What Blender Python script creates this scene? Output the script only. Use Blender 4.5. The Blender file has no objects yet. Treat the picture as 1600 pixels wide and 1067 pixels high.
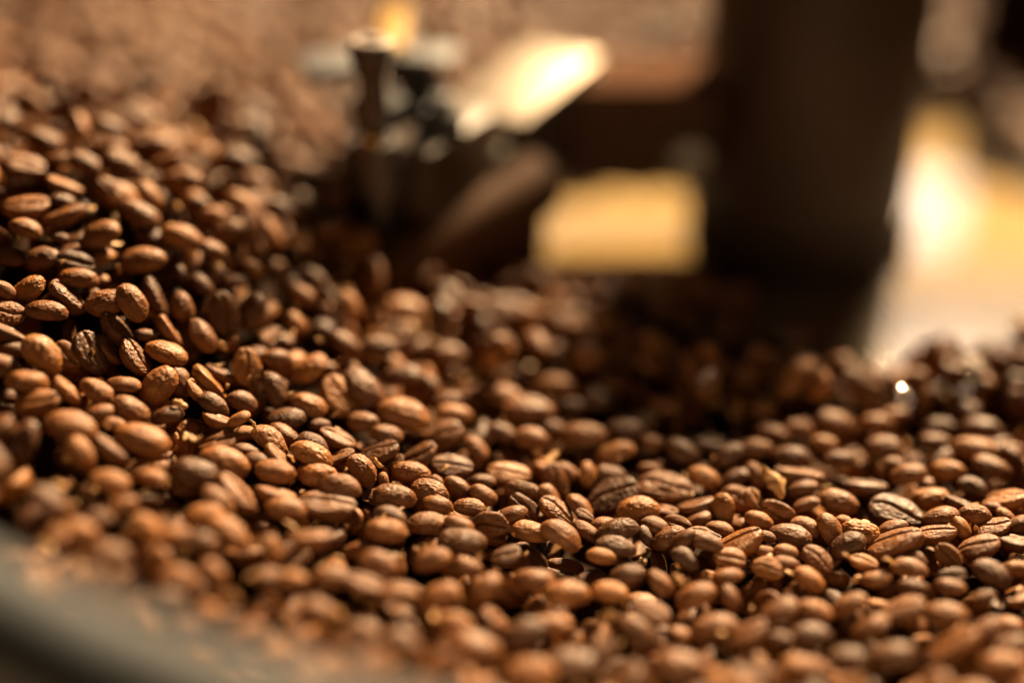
import bpy, bmesh, math, random
import numpy as np
from mathutils import Vector, Matrix, Quaternion, noise

S = 0.00133          # metres per layout unit
Z0 = 10.0            # the perforated plate lies at layout height -10

def P(x, y, z):
    return Vector((x * S, y * S, (z + Z0) * S))

sc = bpy.context.scene
# ------------------------------------------------------------------ camera
cam = bpy.data.cameras.new('camera')
co = bpy.data.objects.new('camera', cam)
sc.collection.objects.link(co)
co.location = P(0, 0, 161)
co.rotation_euler = (math.radians(60), 0, 0)
cam.sensor_width = 36.0
cam.lens = 50.0
cam.clip_start = 0.005
cam.clip_end = 60
cam.dof.use_dof = True
cam.dof.focus_distance = 264 * S
cam.dof.aperture_fstop = 1.5
cam.dof.aperture_blades = 0
sc.camera = co
# ------------------------------------------------------------------ world and lamps
w = bpy.data.worlds.new('World')
sc.world = w
w.use_nodes = True
w.node_tree.nodes['Background'].inputs[0].default_value = (1.0, 0.66, 0.42, 1)
w.node_tree.nodes['Background'].inputs[1].default_value = 0.010

def area_lamp(name, loc, target, sx, sy, power, col):
    l = bpy.data.lights.new(name, 'AREA')
    l.shape = 'RECTANGLE'
    l.size, l.size_y, l.energy, l.color = sx, sy, power, col
    o = bpy.data.objects.new(name, l)
    sc.collection.objects.link(o)
    o.location = loc
    o.rotation_euler = (Vector(target) - Vector(loc)).to_track_quat('-Z', 'Y').to_euler()
    return o

def polar(az, el, d):
    a, e = math.radians(az), math.radians(el)
    return (0.02 + d * math.sin(a) * math.cos(e), 0.4 + d * math.cos(a) * math.cos(e), d * math.sin(e))

C0 = (0.02, 0.38, 0.0)
area_lamp('key_lamp', polar(25, 36, 3.2), C0, 0.42, 0.38, 880, (1.0, 0.70, 0.385))
area_lamp('shop_window', polar(10, 34.3, 6.0), C0, 4.2, 1.65, 20, (1.0, 0.82, 0.73))
area_lamp('warm_wall_lamp', polar(8, 21, 6.0), C0, 4.8, 1.12, 46, (1.0, 0.52, 0.14))
area_lamp('small_lamp', (0.29, 0.93, 0.20), (0.153, 0.492, 0.0), 0.05, 0.045, 0.020, (0.76, 0.88, 1.0))

sc.view_settings.view_transform = 'Standard'
sc.view_settings.look = 'None'
sc.view_settings.exposure = 0.0
sc.view_settings.gamma = 1.0
sc.render.engine = 'CYCLES'
sc.cycles.use_denoising = True
sc.cycles.max_bounces = 8
sc.cycles.sample_clamp_indirect = 4.0

# ------------------------------------------------------------------ helpers
def tag(o, label, cat, group=None):
    o['label'] = label
    o['category'] = cat
    if group:
        o['group'] = group
    return o

def link(name, me, mat=None, parent=None):
    o = bpy.data.objects.new(name, me)
    sc.collection.objects.link(o)
    if mat is not None and me is not None:
        me.materials.clear()
        me.materials.append(mat)
    if parent is not None:
        o.parent = parent
    return o

def empty(name, loc):
    o = bpy.data.objects.new(name, None)
    sc.collection.objects.link(o)
    o.location = loc
    o.empty_display_size = 0.02
    return o

def from_bm(name, bm, mat, parent=None, smooth=True, bevel=0.0, origin=None):
    if bevel > 0:
        bmesh.ops.bevel(bm, geom=[e for e in bm.edges if len(e.link_faces) == 2 and e.calc_face_angle(0) > 0.6],
                        offset=bevel, segments=2, affect='EDGES', profile=0.6)
    bmesh.ops.recalc_face_normals(bm, faces=bm.faces)
    me = bpy.data.meshes.new(name)
    if parent is not None:
        bmesh.ops.translate(bm, verts=bm.verts, vec=-parent.location)
    bm.to_mesh(me)
    bm.free()
    if smooth:
        me.polygons.foreach_set('use_smooth', [True] * len(me.polygons))
        me.set_sharp_from_angle(angle=math.radians(35))
    return link(name, me, mat, parent)

def box_bm(c, size, rot=None):
    bm = bmesh.new()
    bmesh.ops.create_cube(bm, size=1.0)
    M = Matrix.Translation(c) @ (rot.to_4x4() if rot else Matrix.Identity(4)) @ Matrix.Diagonal((*size, 1))
    bmesh.ops.transform(bm, matrix=M, verts=bm.verts)
    return bm

def lathe_bm(profile, seg, base, axis=Vector((0, 0, 1)), closed=False):
    """profile: (r, h) pairs turned about an axis through base."""
    bm = bmesh.new()
    q = Vector((0, 0, 1)).rotation_difference(axis)
    rings = []
    for r, hh in profile:
        rings.append([bm.verts.new(base + q @ Vector((max(r, 1e-6) * math.cos(2 * math.pi * k / seg), max(r, 1e-6) * math.sin(2 * math.pi * k / seg), hh))) for k in range(seg)])
    n = len(rings)
    for i in range(n if closed else n - 1):
        a, b = rings[i], rings[(i + 1) % n]
        for k in range(seg):
            bm.faces.new((a[k], a[(k + 1) % seg], b[(k + 1) % seg], b[k]))
    return bm

# ------------------------------------------------------------------ materials
def nodes_of(name):
    m = bpy.data.materials.new(name)
    m.use_nodes = True
    nt = m.node_tree
    b = nt.nodes['Principled BSDF']
    return m, nt, b

def N(nt, t, **kw):
    n = nt.nodes.new(t)
    for k, v in kw.items():
        setattr(n, k, v)
    return n

def noise_tex(nt, vec, scale, detail=3.0, rough=0.55):
    n = N(nt, 'ShaderNodeTexNoise')
    n.inputs['Scale'].default_value = scale
    n.inputs['Detail'].default_value = detail
    n.inputs['Roughness'].default_value = rough
    nt.links.new(vec, n.inputs['Vector'])
    return n

def ramp(nt, fac, stops):
    r = N(nt, 'ShaderNodeValToRGB')
    el = r.color_ramp.elements
    while len(el) < len(stops):
        el.new(0.5)
    for e, (p, c) in zip(el, stops):
        e.position = p
        e.color = (*c, 1)
    nt.links.new(fac, r.inputs[0])
    return r

def bean_material(name, instanced):
    m, nt, b = nodes_of(name)
    L = nt.links.new
    if instanced:
        t = N(nt, 'ShaderNodeTexCoord')
        vec = t.outputs['Object']
        info = N(nt, 'ShaderNodeObjectInfo')
        rnd = info.outputs['Random']
    else:
        at = N(nt, 'ShaderNodeAttribute', attribute_name='local')
        vec = at.outputs['Vector']
        a2 = N(nt, 'ShaderNodeAttribute', attribute_name='tone')
        rnd = a2.outputs['Fac']
    # offset the texture by the bean's own number
    add = N(nt, 'ShaderNodeVectorMath', operation='ADD')
    mul = N(nt, 'ShaderNodeVectorMath', operation='SCALE')
    mul.inputs[0].default_value = (7.1, 3.3, 5.7)
    L(rnd, mul.inputs['Scale'])
    L(vec, add.inputs[0])
    L(mul.outputs[0], add.inputs[1])
    base = ramp(nt, rnd, [(0.0, (0.055, 0.019, 0.0045)), (0.3, (0.098, 0.034, 0.0078)), (0.7, (0.148, 0.053, 0.0115)), (1.0, (0.225, 0.086, 0.019))])
    mott = noise_tex(nt, add.outputs[0], 300, 6, 0.62)
    mr = ramp(nt, mott.outputs['Fac'], [(0.25, (0.58, 0.55, 0.52)), (0.75, (1.32, 1.34, 1.36))])
    mix = N(nt, 'ShaderNodeMix', data_type='RGBA', blend_type='MULTIPLY')
    mix.inputs['Factor'].default_value = 1.0
    L(base.outputs[0], mix.inputs['A'])
    L(mr.outputs[0], mix.inputs['B'])
    ca = N(nt, 'ShaderNodeAttribute', attribute_name='crease')
    skin = N(nt, 'ShaderNodeMix', data_type='RGBA')
    cm = N(nt, 'ShaderNodeMath', operation='MULTIPLY')
    cn = noise_tex(nt, add.outputs[0], 900, 2, 0.5)
    cr = N(nt, 'ShaderNodeMapRange')
    cr.inputs['From Min'].default_value = 0.38
    cr.inputs['From Max'].default_value = 0.58
    L(cn.outputs['Fac'], cr.inputs['Value'])
    L(cr.outputs[0], cm.inputs[0])
    L(ca.outputs['Fac'], cm.inputs[1])
    L(cm.outputs[0], skin.inputs['Factor'])
    L(mix.outputs['Result'], skin.inputs['A'])
    skin.inputs['B'].default_value = (0.33, 0.17, 0.07, 1)
    L(skin.outputs['Result'], b.inputs['Base Color'])
    # fibres run over the back of the bean, across its length
    sq = N(nt, 'ShaderNodeMapping')
    sq.inputs['Scale'].default_value = (1.0, 0.16, 0.3)
    L(add.outputs[0], sq.inputs['Vector'])
    fib = noise_tex(nt, sq.outputs[0], 2600, 3, 0.6)
    fine = noise_tex(nt, add.outputs[0], 1500, 4, 0.65)
    ma = N(nt, 'ShaderNodeMath', operation='MULTIPLY_ADD')
    L(fib.outputs['Fac'], ma.inputs[0])
    ma.inputs[1].default_value = 0.8
    L(fine.outputs['Fac'], ma.inputs[2])
    bp = N(nt, 'ShaderNodeBump')
    bp.inputs['Strength'].default_value = 0.45
    bp.inputs['Distance'].default_value = 0.0005
    L(ma.outputs[0], bp.inputs['Height'])
    L(bp.outputs[0], b.inputs['Normal'])
    rr = N(nt, 'ShaderNodeMapRange')
    rr.inputs['To Min'].default_value = 0.28
    rr.inputs['To Max'].default_value = 0.66
    oil = noise_tex(nt, add.outputs[0], 420, 3, 0.6)
    rr.inputs['From Min'].default_value = 0.3
    rr.inputs['From Max'].default_value = 0.7
    L(oil.outputs['Fac'], rr.inputs['Value'])
    L(rr.outputs[0], b.inputs['Roughness'])
    b.inputs['IOR'].default_value = 1.5
    b.inputs['Specular IOR Level'].default_value = 0.24
    return m

def metal(name, col, rough, metallic=1.0, scratch=0.0, scale=900.0, stretch=(1, 1, 1), bump=0.15, spec=0.5):
    m, nt, b = nodes_of(name)
    L = nt.links.new
    t = N(nt, 'ShaderNodeTexCoord')
    mp = N(nt, 'ShaderNodeMapping')
    mp.inputs['Scale'].default_value = stretch
    L(t.outputs['Object'], mp.inputs['Vector'])
    n1 = noise_tex(nt, mp.outputs[0], scale, 4, 0.6)
    n2 = noise_tex(nt, t.outputs['Object'], 60, 4, 0.6)
    r = ramp(nt, n2.outputs['Fac'], [(0.3, tuple(c * 0.75 for c in col)), (0.7, col)])
    L(r.outputs[0], b.inputs['Base Color'])
    b.inputs['Metallic'].default_value = metallic
    b.inputs['Specular IOR Level'].default_value = spec
    mr = N(nt, 'ShaderNodeMapRange')
    mr.inputs['To Min'].default_value = max(0.05, rough - 0.08)
    mr.inputs['To Max'].default_value = rough + 0.10
    L(n1.outputs['Fac'], mr.inputs['Value'])
    L(mr.outputs[0], b.inputs['Roughness'])
    bp = N(nt, 'ShaderNodeBump')
    bp.inputs['Strength'].default_value = bump
    bp.inputs['Distance'].default_value = 0.0003
    L(n1.outputs['Fac'], bp.inputs['Height'])
    L(bp.outputs[0], b.inputs['Normal'])
    return m

def perforated(name):
    m, nt, b = nodes_of(name)
    L = nt.links.new
    t = N(nt, 'ShaderNodeTexCoord')
    rot = N(nt, 'ShaderNodeMapping')
    rot.inputs['Rotation'].default_value = (0, 0, math.radians(24))
    k = 1.0 / (3.2 * S)
    rot.inputs['Scale'].default_value = (k, k / 0.866, 1)
    L(t.outputs['Object'], rot.inputs['Vector'])
    sep = N(nt, 'ShaderNodeSeparateXYZ')
    L(rot.outputs[0], sep.inputs[0])
    def M(op, a, bb=None):
        n = N(nt, 'ShaderNodeMath', operation=op)
        for i, v in enumerate((a, bb)):
            if v is None:
                continue
            if isinstance(v, (int, float)):
                n.inputs[i].default_value = v
            else:
                L(v, n.inputs[i])
        return n.outputs[0]
    fy = M('FLOOR', sep.outputs['Y'])
    odd = M('MULTIPLY', M('MODULO', M('ABSOLUTE', fy), 2.0), 0.5)
    xx = M('SUBTRACT', M('FRACT', M('ADD', sep.outputs['X'], odd)), 0.5)
    yy = M('MULTIPLY', M('SUBTRACT', M('FRACT', sep.outputs['Y']), 0.5), 0.866)
    d = M('SQRT', M('ADD', M('MULTIPLY', xx, xx), M('MULTIPLY', yy, yy)))
    hole = M('LESS_THAN', d, 0.34)
    b.inputs['Metallic'].default_value = 1.0
    wv = noise_tex(nt, t.outputs['Object'], 14, 2, 0.5)
    cr = ramp(nt, wv.outputs['Fac'], [(0.3, (0.74, 0.68, 0.60)), (0.7, (0.86, 0.81, 0.74))])
    L(cr.outputs[0], b.inputs['Base Color'])
    b.inputs['Roughness'].default_value = 0.05
    bp = N(nt, 'ShaderNodeBump')
    bp.inputs['Strength'].default_value = 0.06
    bp.inputs['Distance'].default_value = 0.001
    L(wv.outputs['Fac'], bp.inputs['Height'])
    L(bp.outputs[0], b.inputs['Normal'])
    dk = N(nt, 'ShaderNodeBsdfDiffuse')
    dk.inputs[0].default_value = (0.02, 0.015, 0.01, 1)
    mx = N(nt, 'ShaderNodeMixShader')
    L(hole, mx.inputs[0])
    L(b.outputs[0], mx.inputs[1])
    L(dk.outputs[0], mx.inputs[2])
    L(mx.outputs[0], nt.nodes['Material Output'].inputs['Surface'])
    return m

bean_mat = bean_material('roasted_bean', True)
bed_mat = bean_material('roasted_bean_bed', False)
steel = metal('brushed_steel', (0.50, 0.49, 0.47), 0.34, 1.0, stretch=(1, 1, 0.08))
polished = metal('bare_steel_bar', (0.27, 0.235, 0.195), 0.46, 1.0, stretch=(1, 0.1, 1))
black = metal('black_enamel', (0.040, 0.023, 0.013), 0.42, 0.0, spec=0.3)
darksteel = metal('dark_steel', (0.060, 0.050, 0.046), 0.42, 0.5)
brownsteel = metal('oiled_brown_steel', (0.050, 0.022, 0.009), 0.7, 0.0, spec=0.05)
armpaint = metal('brown_arm_paint', (0.080, 0.043, 0.028), 0.66, 0.0, spec=0.0)
matte = metal('matte_black', (0.018, 0.013, 0.010), 0.7, 0.0, spec=0.0)
nutsteel = metal('dark_nut_steel', (0.045, 0.048, 0.055), 0.45, 0.5)
greysteel = metal('grey_steel', (0.085, 0.088, 0.10), 0.5, 0.5)
brass = metal('brass', (0.80, 0.55, 0.20), 0.28, 1.0)
rimsteel = metal('rim_steel', (0.060, 0.067, 0.076), 0.55, 0.0, spec=0.2)
lipsteel = metal('lit_lip_steel', (0.20, 0.16, 0.145), 0.6, 0.4)  # paler than the bolt: light on the rim is put into the colour
plate_mat = perforated('perforated_steel')
gap_shade_mat = metal('shaded_bed', (0.030, 0.014, 0.006), 0.8, 0.0)  # shade between the beans is put into this base colour
ground_mat = metal('dark_shop_floor', (0.035, 0.030, 0.026), 0.7, 0.0, scale=30)
chaff_mat = metal('chaff', (0.58, 0.33, 0.13), 0.5, 0.0, scale=2500, stretch=(0.15, 1, 1), bump=0.5)

# ------------------------------------------------------------------ the tray
HX, HY, RT = 80.0, 362.0, 265.0
g = box_bm(Vector((0, 0.4, -0.62)), (30, 30, 0.02))
go = from_bm('ground', g, ground_mat)
go['kind'] = 'structure'

tray = empty('cooling_tray', P(HX, HY, -10))
tag(tray, 'round stainless cooling tray with perforated bottom, full of coffee beans', 'tray')
pb = lathe_bm([(0, 0), (60 * S, 0), (130 * S, 0), (200 * S, 0), (261.8 * S, 0)], 96, P(HX, HY, -10))
from_bm('perforated_plate', pb, plate_mat, tray)
RIMZ = 49.0
wall = lathe_bm([(264 * S, -60 * S), (264 * S, -1.5 * S), (262 * S, -0.5 * S), (262 * S, (RIMZ + 8.5) * S), (263.5 * S, (RIMZ + 8.5) * S), (267 * S, (RIMZ + 5) * S), (267 * S, -60 * S)], 160, P(HX, HY, -10))
from_bm('tray_wall', wall, steel, tray)
prof = []
for k in range(13):
    a = math.pi * k / 12
    prof.append(((268.0 - 5.4 * math.cos(a)) * S, (RIMZ + 10 - 2.6 + 3.6 * math.sin(a)) * S))
prof += [((273.4) * S, (RIMZ + 3) * S), ((272.6) * S, (RIMZ + 3) * S), ((268) * S, (RIMZ + 8.8) * S), ((263.0) * S, (RIMZ + 8.8 - 2.0) * S)]
rim = lathe_bm(prof, 200, P(HX, HY, -10), closed=True)
from_bm('rim', rim, rimsteel, tray)
drum = lathe_bm([(0, -61 * S), (255 * S, -61 * S), (255 * S, -440 * S), (0, -440 * S)], 96, P(HX, HY, -10))
from_bm('tray_body', drum, black, tray)

from_bm('dark_corner_block', box_bm(P(196, 486, 12), (62 * S, 20 * S, 44 * S), Matrix.Rotation(math.radians(-40), 3, 'Z')), matte, tray, bevel=1.5 * S)  # added block that darkens the far right corner, not a known tray part

# ------------------------------------------------------------------ the stirrer
st = empty('stirrer', P(HX, HY, -9.4))
tag(st, 'dark steel stirrer with central post, arms and bolted scraper above the beans', 'stirrer')
col = lathe_bm([(0, 0.6 * S), (31 * S, 0.6 * S), (31 * S, 6 * S), (29.4 * S, 8 * S), (28.8 * S, 8 * S), (28.8 * S, 86 * S), (27 * S, 88 * S), (0, 88 * S)], 72, P(HX, HY, -9.4))
from_bm('post', col, black, st)
def Rz(a):
    return Matrix.Rotation(a, 3, 'Z')
# square arm from the post to the left, its bare top lip
from_bm('arm', box_bm(P(32, 364, 20), (44 * S, 26 * S, 28 * S)), armpaint, st, bevel=1.6 * S)
bx = lathe_bm([(0, 4.4 * S), (4.2 * S, 4.0 * S), (6.0 * S, 2.4 * S), (6.4 * S, 0), (0, 0)], 24, P(47, 350.9, 15), Vector((0, -1, 0)))
from_bm('bolt', bx, steel, st)
# bare bar running down to the scraper
ax = Vector((-0.487, -0.873, 0)).normalized()
ang = math.atan2(ax.y, ax.x)
cen = Vector((3.4, 351.5, 34.6))
Sl = Rz(ang) @ Matrix.Rotation(math.radians(6.0), 3, 'Y')
from_bm('bar', box_bm(P(cen.x - 2, cen.y - 3, 20.5), (58 * S, 21.5 * S, 23.0 * S), Sl), black, st, bevel=1.2 * S)
from_bm('bare_top_plate', box_bm(P(*cen), (42 * S, 22.5 * S, 2.8 * S), Sl), polished, st, bevel=0.7 * S)
# clamp with nuts and a wing plate
cl = Vector((-21, 315, 0))
pv = Vector((-ax.y, ax.x, 0))
from_bm('clamp', box_bm(P(cl.x, cl.y, 23), (34 * S, 27 * S, 34 * S), Rz(ang)), black, st, bevel=6.0 * S)
for (u, v, r, hh) in ((8, 5, 6.2, 7), (-9, 6, 6.6, 8), (-2, -7, 5.2, 5)):
    c = cl - ax * u - pv * v
    nut = lathe_bm([(0, 0), (r * S, 0), (r * S, (hh - 1) * S), ((r - 1) * S, hh * S), (2.6 * S, hh * S), (2.6 * S, (hh + 3) * S), (0, (hh + 3.4) * S)], 6 if hh != 5 else 20, P(c.x, c.y, 39.0))
    from_bm('nut', nut, nutsteel, st)
from_bm('wing_plate', box_bm(P(-41, 322, 50), (17 * S, 15 * S, 3.2 * S), Rz(0.3)), greysteel, st, bevel=1.2 * S)
from_bm('wing_plate', box_bm(P(-22, 330, 49.5), (17 * S, 12 * S, 3.2 * S), Rz(-0.2)), greysteel, st, bevel=1.2 * S)
# long socket head bolt standing up at the bar's end
bo = lathe_bm([(0, 0), (3.3 * S, 0), (3.3 * S, 64 * S), (3.5 * S, 66 * S), (4.7 * S, 69.5 * S), (4.9 * S, 71 * S), (4.7 * S, 72.6 * S), (4.1 * S, 73.2 * S), (1.9 * S, 73.0 * S), (1.8 * S, 60 * S), (0, 60 * S)], 40, P(-30.3, 296, -9))
bolt = from_bm('socket_bolt', bo, darksteel, st)
ring = lathe_bm([(1.95 * S, 0), (4.3 * S, 0.1 * S), (4.6 * S, 0.7 * S), (4.0 * S, 1.1 * S), (2.1 * S, 1.0 * S)], 40, P(-30.3, 296, 63.6), closed=True)
from_bm('bolt_lip', ring, lipsteel, st)
dome = lathe_bm([(2.0 * S, 0), (1.6 * S, 0.9 * S), (0.8 * S, 1.5 * S), (0, 1.7 * S)], 16, P(-30.3 - 0.6, 296 - 3.2, 43), Vector((-0.1, -1, 0.25)).normalized())
from_bm('set_screw', dome, brass, st)
collar = lathe_bm([(3.4 * S, 0), (5.6 * S, 0), (5.6 * S, 12 * S), (3.4 * S, 12 * S)], 32, P(-30.3, 296, 30))
from_bm('collar', collar, darksteel, st, bevel=0.0)
from_bm('brass_strip', box_bm(P(-29.6, 345, 52), (6.2 * S, 34 * S, 2.2 * S), Rz(0.05)), brass, st, bevel=0.5 * S)
from_bm('bracket', box_bm(P(-29.6, 352, 46), (9 * S, 40 * S, 9.6 * S), Rz(0.05)), black, st, bevel=1.0 * S)
# scraper: a round bar with a blade hanging under it
A_, B_ = Vector((-33, 285, 13)), Vector((6, 328, 17))
dd = (B_ - A_)
rb = lathe_bm([(0, 0), (7.5 * S, 0), (8.6 * S, 1.2 * S), (8.6 * S, dd.length * S), (0, dd.length * S)], 40, P(*A_), dd.normalized())
from_bm('scraper_bar', rb, brownsteel, st)
mid = (A_ + B_) / 2
from_bm('scraper_blade', box_bm(P(mid.x + 1.0, mid.y, 2.0), (dd.length * S, 4 * S, 22 * S), Rz(math.atan2(dd.y, dd.x))), brownsteel, st, bevel=0.8 * S)

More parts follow.
